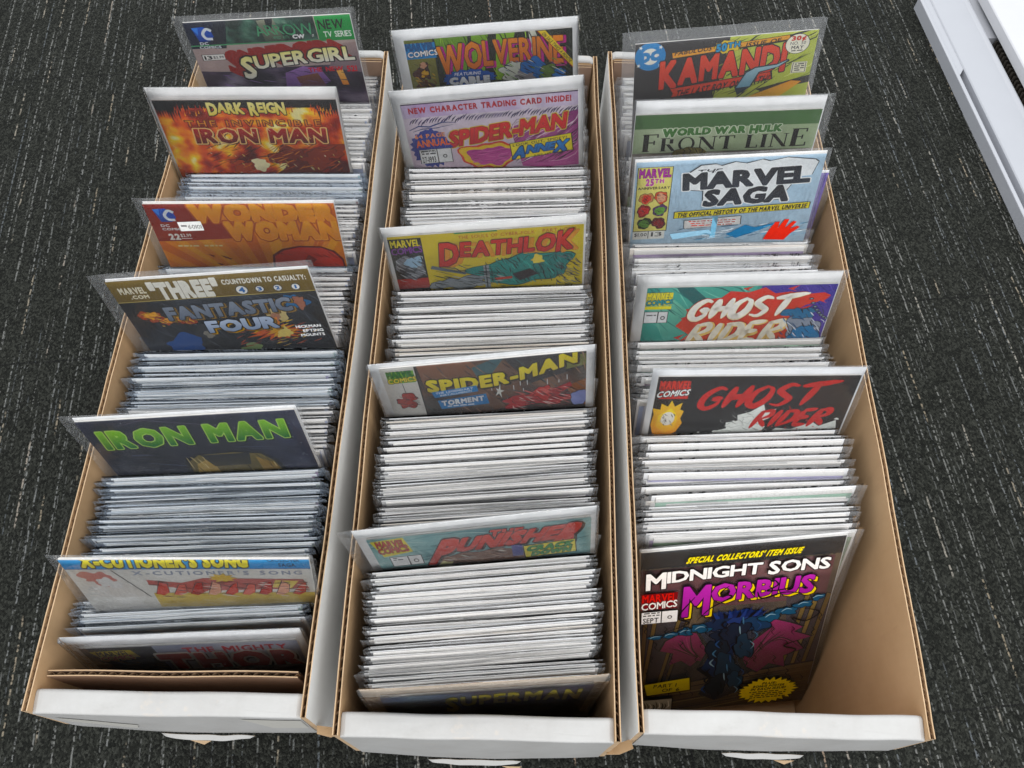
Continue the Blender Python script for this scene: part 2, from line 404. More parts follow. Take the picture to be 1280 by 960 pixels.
FRONT = {}
def make_box(label, xl, xr, inl, inr, yf, yb, bl, br, seed, zk, dmax):
    t = thing('cardboard_box', label, 'box', 'long white cardboard boxes of comics', ((xl + xr) / 2, yf, 0))
    ox, oy = t.location.x, t.location.y
    l, r_ = xl - ox, xr - ox; y1 = yb - oy
    side_wall(l, l + inl, 0.0005, y1, -1, bl, t, seed, zk, dmax); side_wall(r_, r_ - inr, 0.0005, y1, 1, br, t, seed + 5, zk, dmax)
    e = 0.0047
    front = end_panel(l + e, r_ - e, l + inl + e, r_ - inr - e, 0.0, 0.0175, 1, t, seed + 1, 'front_panel', 0.272, zk, dmax)
    end_panel(l + e, r_ - e, l + inl + e, r_ - inr - e, y1, 0.0115, -1, t, seed + 2, 'back_panel', 0.278)
    mb = MB(); mb.box(l + inl + 0.005, r_ - inr - 0.005, 0.018 + dmax, y1 - 0.012, 0.001, 0.005, 0)
    mb.build('bottom', [M_KRAFT], t)
    # inner corrugated liner of the back end: cut edge shows its flutes
    mb = MB(); ya, yb_ = y1 - 0.0165, y1 - 0.0125
    a, b = l + 0.0062, r_ - 0.0062; zt = 0.274
    for y in (ya, ya + 0.0007, yb_ - 0.0007, yb_): mb.quad((a + inl, y, 0.006), (b - inr, y, 0.006), (b, y, zt), (a, y, zt), 0)
    mb.quad((a, ya, zt), (b, ya, zt), (b, ya + 0.0007, zt), (a, ya + 0.0007, zt), 1); mb.quad((a, yb_ - 0.0007, zt), (b, yb_ - 0.0007, zt), (b, yb_, zt), (a, yb_, zt), 1)
    flute_strip(mb, lambda s: (b - a) if s is None else (a + s, (ya + yb_) / 2), zt - 0.012, zt, 0.0014, 0.0078, lambda s: (0, 1), 2)
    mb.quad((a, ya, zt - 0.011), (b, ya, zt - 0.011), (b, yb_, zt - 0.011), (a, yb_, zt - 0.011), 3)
    mb.build('back_liner', [M_KRAFT_DIV, M_KRAFT_EDGE, M_FLUTE, M_FLUTE_SHADE], t)
    FRONT[t.name] = front
    return t

box_a = make_box('worn white long box farthest left, holding thin dark-bagged comics and a loose cardboard divider', -0.3322, -0.1251, 0.010, 0.004, 0.0115, 0.705, 0.004, 0.002, 1.3, 0.192, 0.026)
box_b = make_box('middle long box, clean white, filled end to end between the other two boxes', -0.1046, 0.1046, 0.007, 0.006, 0.0, 0.704, 0.003, 0.002, 4.7, 0.165, 0.028)
box_c = make_box('white long box beside the metal rail, with empty kraft space before its front comic', 0.1170, 0.3322, 0.000, 0.010, 0.0066, 0.712, -0.001, 0.004, 9.1, 0.195, 0.028)

def handle_flap(parent, x0, x1, z, tip, seed):
    """paper pushed out of the hand hole, a curled lip with torn kraft point"""
    px, py = parent.location.x, parent.location.y
    mb = MB(); n = 24
    def P(u, w):   # u along, w out
        x = x0 + (x1 - x0) * u
        prof = math.sin(math.pi * min(1, max(0, u))) ** 0.35
        out = 0.0040 * prof * w
        return (x - px, -0.0035 - out + 0.001 * noise.noise((x * 60, seed, 0)), z - 0.0022 * w + 0.001 * math.sin(u * 9 + seed))
    mb.grid([[P(i / n, w / 5) for i in range(n + 1)] for w in range(6)], 0)
    mb.grid([[(p[0], p[1] + 0.0004, p[2] - 0.0012) for p in [P(i / n, w / 5) for i in range(n + 1)]] for w in range(6)], 1)
    xt = x0 + (x1 - x0) * tip
    a, b, c = (xt - px - 0.008, -0.0075, z - 0.003), (xt - px + 0.009, -0.0075, z - 0.003), (xt - px + 0.002, -0.0100, z - 0.009)
    mb.ngon([a, c, b], 1)
    return mb.build('handle_flap', [M_WHITETOP, M_KRAFT_EDGE], FRONT[parent.name], smooth=True)
handle_flap(box_a, -0.258, -0.183, 0.190, 0.42, 0.3)
handle_flap(box_b, -0.043, 0.034, 0.160, 0.9, 1.9)
handle_flap(box_c, 0.196, 0.262, 0.190, 0.75, 3.2)

def tape_piece(parent, tl, tr, br, bl):
    """strip of tape lying on the front panel; corners in (x, z)"""
    P = FRONT[parent.name]; px, py = parent.location.x, parent.location.y
    face = FACE[P.name]; rows = []
    for k in range(7):
        v = k / 6; row = []
        for q in range(13):
            u = q / 12; x = (tl[0] + (tr[0] - tl[0]) * u) * (1 - v) + (bl[0] + (br[0] - bl[0]) * u) * v; z = (tl[1] + (tr[1] - tl[1]) * u) * (1 - v) + (bl[1] + (br[1] - bl[1]) * u) * v
            row.append((x - px, face(x - px, z) - 0.0005, z))
        rows.append(row)
    mb = MB(); mb.grid(rows, 0)
    return mb.build('tape_strip', [M_TAPE], P, smooth=True)
tape_piece(box_a, (-0.318, 0.250), (-0.262, 0.232), (-0.268, 0.214), (-0.316, 0.230))
tape_piece(box_a, (-0.176, 0.262), (-0.131, 0.262), (-0.132, 0.226), (-0.160, 0.224))

def corner_flap(parent, pts, thick, seed):
    px, py = parent.location.x, parent.location.y
    mb = MB(); n = len(pts)
    top = [(x - px, y - py, z) for x, y, z in pts]; bot = [(x, y, z - thick) for x, y, z in top]
    mb.ngon(top, 0); mb.ngon(bot[::-1], 0)
    for i in range(n): mb.quad(top[i], bot[i], bot[(i + 1) % n], top[(i + 1) % n], 1)
    return mb.build('corner_flap', [M_KRAFT, M_KRAFT_EDGE], FRONT[parent.name])
corner_flap(box_c, [(0.1175, 0.008, 0.226), (0.1190, 0.001, 0.229), (0.110, -0.002, 0.216), (0.101, -0.001, 0.203), (0.104, 0.005, 0.206)], 0.0035, 1)
corner_flap(box_a, [(-0.1246, 0.012, 0.232), (-0.124, 0.006, 0.232), (-0.117, 0.006, 0.212), (-0.113, 0.009, 0.204), (-0.116, 0.013, 0.215)], 0.003, 3)

# loose corrugated divider in the left box
def divider():
    t = tag(MB().build('cardboard_divider', [M_KRAFT_DIV]), 'loose brown corrugated divider standing in front of the last leaning comic in the left box', 'divider')
    W2, T, H = 0.0945, 0.0046, 0.256
    mb = MB()
    for y in (0, 0.0008, T - 0.0008, T):
        mb.grid([[(-W2 + 2 * W2 * i / 20, y + 0.0004 * math.sin(i * 0.5) * k, H * k) for i in range(21)] for k in (0, 1)], 0)
    X = [-W2 + 2 * W2 * i / 20 for i in range(21)]
    for y in (0, T - 0.0008):
        mb.grid([[(x, y + 0.0004 * math.sin(i * 0.5), H) for i, x in enumerate(X)], [(x, y + 0.0008 + 0.0004 * math.sin(i * 0.5), H) for i, x in enumerate(X)]], 1)
    flute_strip(mb, lambda s: 2 * W2 if s is None else (-W2 + s, T / 2 + 0.0004 * math.sin(s / (2 * W2) * 10)), H - 0.012, H, 0.0015, 0.0078, lambda s: (0, 1), 2)
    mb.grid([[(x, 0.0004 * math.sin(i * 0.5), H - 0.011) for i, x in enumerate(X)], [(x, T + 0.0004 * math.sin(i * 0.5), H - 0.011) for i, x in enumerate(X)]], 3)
    me = bpy.data.meshes.new('cardboard_divider'); me.from_pydata(mb.v, [], mb.f)
    for k in (M_KRAFT_DIV, M_KRAFT_EDGE, M_FLUTE, M_FLUTE_SHADE): me.materials.append(k)
    me.polygons.foreach_set("material_index", mb.m); t.data = me
    t.location = (-0.232, 0.0430, 0.006); t.rotation_euler = (R(0.6), 0, R(1.0))
divider()

# ------------------------------------------------------------------ white metal rail and panel, upper right
def rail():
    a = Vector((0.653, 1.155)); b = Vector((0.711, 0.675)); d = (a - b).normalized()
    t = thing('metal_rail', 'white sheet metal base rail with a raised lip lying on the carpet', 'rail', None, (b.x, b.y, 0))
    t.rotation_euler = (0, 0, math.atan2(-d.x, d.y))
    def extr(mb, prof, y0, y1, mi=0):
        mb.grid([[(x, y, z) for x, z in prof] for y in (y0, y1)], mi)
    mb = MB()
    lip = [(0, 0)] + [(0, 0.020)] + [(0.0012 - 0.0012 * math.cos(R(k)), 0.020 + 0.0012 * math.sin(R(k))) for k in (30, 60, 90)] + [(0.0045, 0.0214), (0.0058, 0.0206), (0.0062, 0.019), (0.0062, 0.006)]
    extr(mb, lip, -0.6, 0.475); mb.build('lip', [M_METAL], t)
    mb = MB(); extr(mb, [(0.0062, 0.006), (0.030, 0.006)], -0.6, 0.475); mb.build('recess', [M_METAL], t)
    mb = MB(); pr = [(0.0155, 0.006), (0.0155, 0.021)] + [(0.0170, 0.0225), (0.066, 0.0235), (0.0695, 0.0245), (0.072, 0.0250), (0.0745, 0.0240), (0.076, 0.021), (0.0765, 0.0)]
    extr(mb, pr, -0.6, 0.475); mb.build('tread_plate', [M_METAL], t)
    mb = MB(); mb.quad((0.0062, 0.30, 0.0195), (0.0155, 0.312, 0.0205), (0.0155, 0.475, 0.0205), (0.0062, 0.475, 0.0195)); mb.build('gusset', [M_METAL], t)
    mb = MB(); mb.grid([[(x, 0.475, z) for x, z in ((0, 0), (0, 0.02), (0.006, 0.021))], [(x, 0.475, z) for x, z in ((0.073, 0), (0.073, 0.02), (0.0725, 0.021))]]); mb.build('end_cap', [M_METAL], t)
    # row of dark vent fins behind the rail
    v = thing('vent_strip', 'dark finned vent strip in the gap between metal rail and white panel', 'vent', None, (b.x, b.y, 0)); v.rotation_euler = t.rotation_euler
    mb = MB(); mb.quad((0.074, -0.6, 0.003), (0.135, -0.6, 0.003), (0.135, 0.475, 0.003), (0.074, 0.475, 0.003)); mb.build('backing', [M_VENT], v)
    mb = MB()
    for i in range(100):
        y = -0.45 + i * 0.0085; mb.box(0.088, 0.118, y, y + 0.0032, 0.003, 0.019)
    mb.build('fin_row', [paper_mat('vent_fin', (0.05, 0.045, 0.038), (0.085, 0.072, 0.058), 0.6)], v)
    mb = MB(); mb.box(0.076, 0.105, 0.372, 0.475, 0.003, 0.022); mb.box(0.094, 0.105, 0.366, 0.392, 0.022, 0.026); mb.build('bracket', [M_BRACKET], v)
    p = thing('white_panel', 'smooth white cabinet panel cut off by the top right corner', 'panel', None, (b.x, b.y, 0)); p.rotation_euler = t.rotation_euler
    mb = MB(); x0 = 0.0855; mb.grid([[(x, y, z) for x, z in ((x0, 0.028), (x0, 0.0445), (x0 + 0.0015, 0.046), (x0 + 0.7, 0.046), (x0 + 0.7, 0.028))] for y in (-0.6, 0.475)]); mb.build('panel_face', [M_PANEL], p)
    mb = MB(); mb.box(x0 + 0.06, x0 + 0.68, -0.55, 0.45, 0.0, 0.0275); mb.build('plinth', [M_BRACKET], p)
rail()
# ------------------------------------------------------------------ printed covers: lettering and shapes
_gl = {}
_fc = bpy.data.curves.new("glyph_source", 'FONT'); _fc.resolution_u = 2; _fc.fill_mode = 'FRONT'
_fo = bpy.data.objects.new("glyph_source", _fc)
def glyph(ch, off):
    """outline letter filled as triangles; off > 0 swells it evenly (a union of capsules round its border)"""
    off = max(0.0, round(off, 3)); k = (ch, off)
    if k in _gl: return _gl[k]
    if off == 0:
        _fc.body = ch; me = _fo.to_mesh()
        _gl[k] = ([(v.co.x, v.co.y) for v in me.vertices], [tuple(p.vertices) for p in me.polygons]); _fo.to_mesh_clear()
        return _gl[k]
    V, F = glyph(ch, 0.0); cnt = {}
    F = [f for f in F if abs((V[f[1]][0] - V[f[0]][0]) * (V[f[2]][1] - V[f[0]][1]) - (V[f[1]][1] - V[f[0]][1]) * (V[f[2]][0] - V[f[0]][0])) > 1e-6]
    for f in F:
        for a, b in zip(f, f[1:] + f[:1]): cnt.setdefault((min(a, b), max(a, b)), []).append((a, b))
    vs = [Vector(v) for v in V]; fs = [list(f) for f in F]
    for e in cnt.values():
        if len(e) > 1: continue
        a, b = Vector(V[e[0][0]]), Vector(V[e[0][1]]); d = b - a
        if d.length < 1e-6: continue
        n = len(vs); P = []
        for q in (a, b):
            for sx, sy in ((1, .55), (.55, 1), (-.55, 1), (-1, .55), (-1, -.55), (-.55, -1), (.55, -1), (1, -.55)): P.append((q.x + sx * off, q.y + sy * off))
        hull = hull2(P)
        vs += [Vector(q) for q in hull]; fs.append(list(range(n, n + len(hull))))
    ov, oe, of, o1, o2, o3 = mgeo.delaunay_2d_cdt(vs, [], fs, 0, 1e-5)
    of = [f for f, src in zip(of, o3) if src]
    _gl[k] = ([tuple(v) for v in ov], [tuple(f) for f in of])
    return _gl[k]
def gbox(ch):
    v = glyph(ch, 0.0)[0]
    return (min(p[0] for p in v), max(p[0] for p in v), min(p[1] for p in v), max(p[1] for p in v))
CAPH = gbox('H')[3]

def hull2(P):
    P = sorted(set((round(x, 6), round(y, 6)) for x, y in P))
    def half(Q):
        h = []
        for q in Q:
            while len(h) > 1 and (h[-1][0] - h[-2][0]) * (q[1] - h[-2][1]) - (h[-1][1] - h[-2][1]) * (q[0] - h[-2][0]) <= 1e-12: h.pop()
            h.append(q)
        return h[:-1]
    return half(P) + half(P[::-1])
LAYER = 0.00002
class Art:
    """one printed sheet: coloured flat shapes in x (percent of the width) and y (mm below the top edge)"""
    def __init__(s, W, H, seed=1, ky=1.0):
        H = H / ky; s.ky = ky
        s.W, s.H = W, H; s.v = []; s.f = []; s.c = []; s.k = 0; s.r = random.Random(seed)
    def _add(s, pts, faces, cols):
        n = len(s.v); s.k += 1
        s.v += [(min(100, max(0, x)), min(s.H - .5, max(0, y)), s.k) for x, y in pts]
        s.f += [tuple(n + i for i in f) for f in faces]
        s.c += cols if isinstance(cols, list) else [rgb(cols)] * len(pts)
    def rect(s, x0, y0, x1, y1, c, c2=None, horiz=False):
        a, b = rgb(c), rgb(c2 or c)
        s._add([(x0, y0), (x1, y0), (x1, y1), (x0, y1)], [(0, 1, 2, 3)], [a, b, b, a] if horiz else [a, a, b, b])
    def poly(s, pts, c, c2=None):
        if c2:
            y0 = min(p[1] for p in pts); y1 = max(p[1] for p in pts); a, b = rgb(c), rgb(c2)
            s._add(pts, [tuple(range(len(pts)))], [tuple(a[i] + (b[i] - a[i]) * (p[1] - y0) / (y1 - y0 + 1e-6) for i in range(3)) for p in pts])
        else: s._add(pts, [tuple(range(len(pts)))], c)
    def aspect(s): return 100.0 / (s.W * 1000)      # percent per mm
    def ell(s, cx, cy, rx, ry, c, n=28, c2=None, rot=0):
        a = s.aspect(); cs, sn = math.cos(R(rot)), math.sin(R(rot))
        P = []
        for i in range(n):
            u, w = rx * math.cos(2 * math.pi * i / n), ry * math.sin(2 * math.pi * i / n)
            P.append((cx + (u * cs - w * sn) * a, cy + u * sn + w * cs))
        s.poly(P, c, c2)
    def blob(s, cx, cy, rx, ry, c, jit=0.25, n=44, seed=None, c2=None, ink=None, iw=0.7):
        r = random.Random(seed if seed is not None else s.r.random()); a = s.aspect()
        ph = [r.uniform(0, 6.28) for _ in range(4)]
        def rad(t): return 1 + jit * (0.5 * math.sin(2 * t + ph[0]) + 0.35 * math.sin(3 * t + ph[1]) + 0.3 * math.sin(5 * t + ph[2]) + 0.25 * math.sin(8 * t + ph[3]))
        T = [2 * math.pi * i / n for i in range(n)]
        if ink: s.poly([(cx + (rx * rad(t) + iw) * math.cos(t) * a, cy + (ry * rad(t) + iw) * math.sin(t)) for t in T], ink)
        s.poly([(cx + rx * rad(t) * math.cos(t) * a, cy + ry * rad(t) * math.sin(t)) for t in T], c, c2)
    def burst(s, cx, cy, rx, ry, n, c, inner=0.8, ink=None, jit=0.1):
        a = s.aspect(); r = s.r
        for col, g in ((ink, 1.05), (c, 1.0)):
            if not col: continue
            r2 = random.Random(n)
            P = []
            for i in range(2 * n):
                q = (1 if i % 2 == 0 else inner) * g * (1 + r2.uniform(-jit, jit)); t = math.pi * i / n
                P.append((cx + rx * q * math.cos(t) * a, cy + ry * q * math.sin(t)))
            s.poly(P, col)
    def stroke(s, pts, w, c, taper=True):
        """brush stroke along pts (percent, mm); w in mm"""
        a = s.aspect(); P = [(x / a, y) for x, y in pts]; L, Rr = [], []; n = len(P)
        for i in range(n):
            p = P[max(0, i - 1)]; q = P[min(n - 1, i + 1)]
            dx, dy = q[0] - p[0], q[1] - p[1]; d = math.hypot(dx, dy) or 1
            t = i / (n - 1); ww = w * 0.5 * ((math.sin(math.pi * (0.12 + 0.82 * t)) if taper else 1))
            L.append(((P[i][0] - dy / d * ww) * a, P[i][1] + dx / d * ww)); Rr.append(((P[i][0] + dy / d * ww) * a, P[i][1] - dx / d * ww))
        m = len(L); s._add(L + Rr, [(i, i + 1, m + i + 1, m + i) for i in range(m - 1)], c)
    def lines(s, x0, y0, x1, y1, n, ang, ln, w, cols, curve=0.0):
        """many short ink strokes inside a region"""
        r = s.r; a = s.aspect(); s0 = s.k
        for i in range(n):
            x, y = r.uniform(x0, x1), r.uniform(y0, y1); t = R(ang + r.gauss(0, 9)); l = ln * r.uniform(0.5, 1.3)
            pts = []
            for k in range(5):
                u = (k / 4 - 0.5) * l; b = curve * l * (0.25 - (k / 4 - 0.5) ** 2)
                pts.append((min(max(x + (u * math.cos(t) - b * math.sin(t)) * a, x0), x1), min(max(y + u * math.sin(t) + b * math.cos(t), y0), y1)))
            s.stroke(pts, w * r.uniform(0.5, 1.4), r.choice(cols)); s.k = s0 + (i % 3)
        s.k = s0 + 3
    def field(s, x0, y0, x1, y1, stops, scale=0.03, seed=0, nx=50, ny=40, stretch=(1, 1), bias=None, contrast=1.6):
        """mottled printed colour field"""
        a = s.aspect(); st = [(p, rgb(c)) for p, c in stops]; pts = []; cols = []
        for j in range(ny + 1):
            for i in range(nx + 1):
                x = x0 + (x1 - x0) * i / nx; y = y0 + (y1 - y0) * j / ny
                f = noise.fractal((x / a * scale * stretch[0], y * scale * stretch[1], seed), 0.7, 2.0, 4)
                f = 0.5 + 0.5 * f * contrast + (bias(i / nx, j / ny) if bias else 0)
                f = min(1, max(0, f))
                for q in range(len(st) - 1):
                    if f <= st[q + 1][0]: break
                p0, c0 = st[q]; p1, c1 = st[q + 1]; t = min(1, max(0, (f - p0) / (p1 - p0)))
                pts.append((x, y)); cols.append(tuple(c0[z] + (c1[z] - c0[z]) * t for z in range(3)))
        w = nx + 1
        s._add(pts, [(j * w + i, j * w + i + 1, j * w + w + i + 1, j * w + w + i) for j in range(ny) for i in range(nx)], cols)
    def rays(s, cx, cy, n, rad, cols, a0=0, a1=360):
        a = s.aspect()
        for i in range(n):
            t0, t1 = R(a0 + (a1 - a0) * i / n), R(a0 + (a1 - a0) * (i + 0.55) / n)
            s.poly([(cx, cy), (cx + rad * math.cos(t0) * a, cy + rad * math.sin(t0)), (cx + rad * math.cos(t1) * a, cy + rad * math.sin(t1))], cols[i % len(cols)])
            s.k -= 1
        s.k += 1
    def text(s, txt, x0, x1, y0, y1, c, c2=None, bold=0.0, ol=0.0, olc=None, sh=None, shear=0.0, warp=None, gap=0.09, scale=None, space=0.4, fade=None):
        """lettering stretched to fill the box. ol = outline width (mm), sh = list of (dx mm, dy mm, colour)"""
        a = s.aspect(); adv = []; x = 0; gap = gap + 1.7 * max(0, bold)
        for i, ch in enumerate(txt):
            if ch == ' ': x += space; adv.append(None); continue
            b = gbox(ch); sc = scale[i] if scale else 1; w = max(b[1] - b[0], 0.10)
            adv.append((x, b, sc, w)); x += w * (0.6 + 0.4 * sc) + gap
        tot = x - gap; kx = (x1 - x0) / tot; ky = (y1 - y0) / CAPH
        def put(off, dx, dy, col, col2):
            pts = []; faces = []; cols = []; ca, cb = rgb(col), rgb(col2 or col)
            for i, ch in enumerate(txt):
                if adv[i] is None: continue
                gx, b, sc, w = adv[i]; V, F = glyph(ch, off); n = len(pts)
                for (vx, vy) in V:
                    px = x0 + (gx + (vx - b[0]) * (0.6 + 0.4 * sc)) * kx
                    yy = CAPH - vy                      # 0 at the cap line, CAPH at the baseline
                    py = y0 + yy * ky * sc
                    px += shear * (y1 - py) * a
                    if warp: px, py = warp(px, py)
                    pts.append((px + dx * a, py + dy)); t = min(1, max(0, yy / CAPH))
                    cols.append(tuple(ca[z] + (cb[z] - ca[z]) * t for z in range(3)))
                faces += [tuple(n + q for q in f) for f in F]
            s._add(pts, faces, cols)
        hmm = y1 - y0
        e = ol / hmm * CAPH if ol else 0
        for dx, dy, col in (sh or []):
            put(bold + e * 0.8, dx, dy, col, None)
        if ol: put(bold + e, 0, 0, olc, None)
        put(bold, 0, 0, c, c2)
    def small(s, x0, x1, y0, y1, n, col, dens=0.75):
        """rows of print too small to read in the photograph"""
        for i in range(n):
            ya = y0 + (y1 - y0) * i / n; yb = ya + (y1 - y0) / n * 0.5; x = x0 + s.r.uniform(0, (x1 - x0) * 0.1)
            while x < x1 - 1:
                w = s.r.uniform(1.0, 3.6); 
                if s.r.random() < dens: s.rect(x, ya, min(x1, x + w), yb, col); s.k -= 1
                x += w + 0.7
        s.k += 1
    def build(s, name, parent, x_left, z_top, y, label=None):
        vs = [(x_left + x / 100 * s.W, y - k * LAYER, max(0.001, z_top - yy * s.ky / 1000)) for x, yy, k in s.v]
        me = bpy.data.meshes.new(name); me.from_pydata(vs, [], s.f); me.materials.append(M_INK)
        at = me.attributes.new('ink', 'FLOAT_COLOR', 'POINT')
        at.data.foreach_set('color', [q for c in s.c for q in (*c, 1.0)])
        o = bpy.data.objects.new(name, me); COL.objects.link(o); o.parent = parent
        if label: o['label'] = label
        return o

def arc(cx, h, half):
    """warp that lifts the middle of a line by h mm"""
    return lambda x, y: (x, y - h * (1 - ((x - cx) / half) ** 2))
def slope(cx, k):
    return lambda x, y: (x, y - k * (x - cx))

# brush lettering for the two flame-lettered covers
BR = {'G': [[(.95, .12), (.55, .02), (.1, .35), (.08, .8), (.45, 1.0), (.85, .8), (.9, .55)], [(.5, .56), (1.0, .5)]],
      'H': [[(.2, 0), (.1, 1.0)], [(.95, -.02), (.8, 1.02)], [(.1, .52), (.9, .45)]],
      'O': [[(.6, .02), (.15, .3), (.1, .8), (.5, .98), (.9, .65), (.88, .2), (.5, .03)]],
      'S': [[(.95, .1), (.5, .02), (.15, .28), (.5, .5), (.85, .7), (.55, .98), (.02, .9)]],
      'T': [[(-.05, .12), (1.7, -.06)], [(.72, .02), (.45, 1.05)]],
      'R': [[(.2, .0), (.02, 1.08)], [(.05, .1), (.75, .02), (.85, .32), (.2, .55)], [(.3, .52), (1.0, 1.02)]],
      'I': [[(.6, 0), (.3, 1.0)]],
      'D': [[(.2, .0), (.05, 1.0)], [(.0, .08), (.8, .12), (.9, .6), (.05, 1.0)]],
      'E': [[(.2, .05), (.05, .98)], [(.1, .06), (1.0, -.02)], [(.12, .5), (.8, .44)], [(.02, .97), (.95, .92)]]}
def smooth_pts(p, n=14):
    out = []
    P = [p[0]] + list(p) + [p[-1]]
    for i in range(1, len(P) - 2):
        for k in range(n):
            t = k / n; a, b, c, d = P[i - 1], P[i], P[i + 1], P[i + 2]
            out.append(tuple(0.5 * (2 * b[j] + (c[j] - a[j]) * t + (2 * a[j] - 5 * b[j] + 4 * c[j] - d[j]) * t * t + (3 * b[j] - a[j] - 3 * c[j] + d[j]) * t ** 3) for j in (0, 1)))
    out.append(p[-1]); return out
def brush(art, txt, x0, x1, y0, y1, w, c, shear, rise, olc=None, ol=0, c2=None):
    wd = {'I': 0.45, 'T': 1.0}
    tot = sum(wd.get(ch, 0.95) + 0.16 for ch in txt); a = art.aspect()
    for col, ww in ((olc, w + ol), (c, w)):
        if not col: continue
        x = 0; r = random.Random(len(txt) * 7 + int(x0))
        for ch in txt:
            for st in BR[ch]:
                pts = []
                for (u, v) in smooth_pts(st):
                    px = x0 + (x + u * wd.get(ch, 0.95)) / tot * (x1 - x0); py = y0 + v * (y1 - y0)
                    pts.append((px + shear * (y1 - py) * a, py - rise * (px - x0)))
                q = ww * r.uniform(0.85, 1.15)
                art.stroke([(px, py + r.uniform(-.25, .25)) for px, py in pts], q, col); art.k -= 1
                if c2 and col == c:
                    pass
            x += wd.get(ch, 0.95) + 0.16
        art.k += 1

def badge_dc_peel(A, x, y, s_):
    """the blue peeled D with its white C"""
    A.poly([(x, y), (x + 9 * s_, y - 1 * s_), (x + 14 * s_, y + 4 * s_), (x + 15 * s_, y + 15 * s_), (x + 11 * s_, y + 22 * s_), (x + 3 * s_, y + 22 * s_)], '#2a5fd0', '#1b3f9a')
    A.stroke(smooth_pts([(x + 14.5 * s_, y + 6 * s_), (x + 11 * s_, y + 2.6 * s_), (x + 7.4 * s_, y + 10 * s_), (x + 9 * s_, y + 17.5 * s_), (x + 13.8 * s_, y + 18.5 * s_)], 6), 4.0 * s_, '#e8edf2', False)
    A.poly([(x, y), (x + 5 * s_, y - .5 * s_), (x + 3.5 * s_, y + 12 * s_)], '#5f95ee')
def badge_marvel(A, x0, x1, y0, y1, ca, cb, bg=None, olc='#111', under=None):
    h = y1 - y0
    if bg: A.rect(x0, y0, x1, y1, bg)
    A.text('MARVEL', x0 + .6, x1 - .6, y0 + h * .06, y0 + h * .5, ca, bold=.035, ol=.5, olc=olc, gap=.05)
    A.text('COMICS', x0 + .2, x1, y0 + h * .54, y0 + h * .95, cb, bold=.02, ol=.5, olc=olc, gap=.05, warp=slope((x0 + x1) / 2, .12))
def price_box(A, x0, x1, y0, y1, big=None):
    A.rect(x0, y0, x1, y1, '#1a1a1a'); m = (x0 + x1) / 2 + 1
    A.rect(x0 + .4, y0 + .5, m - .3, y1 - .5, '#ececec'); A.rect(m + .3, y0 + .5, x1 - .4, y1 - .5, '#ececec')
    A.small(x0 + 1, m - 1, y0 + 1.2, y0 + (y1 - y0) * .45, 2, '#444')
    if big: A.text(big, x0 + 1.2, m - 1.5, y0 + (y1 - y0) * .52, y1 - 1.6, '#222', bold=.02)
    A.ell((m + x1) / 2, (y0 + y1) / 2 + .8, 2.1, 2.6, '#333'); A.ell((m + x1) / 2, (y0 + y1) / 2 + .8, 1.2, 1.5, '#ddd')

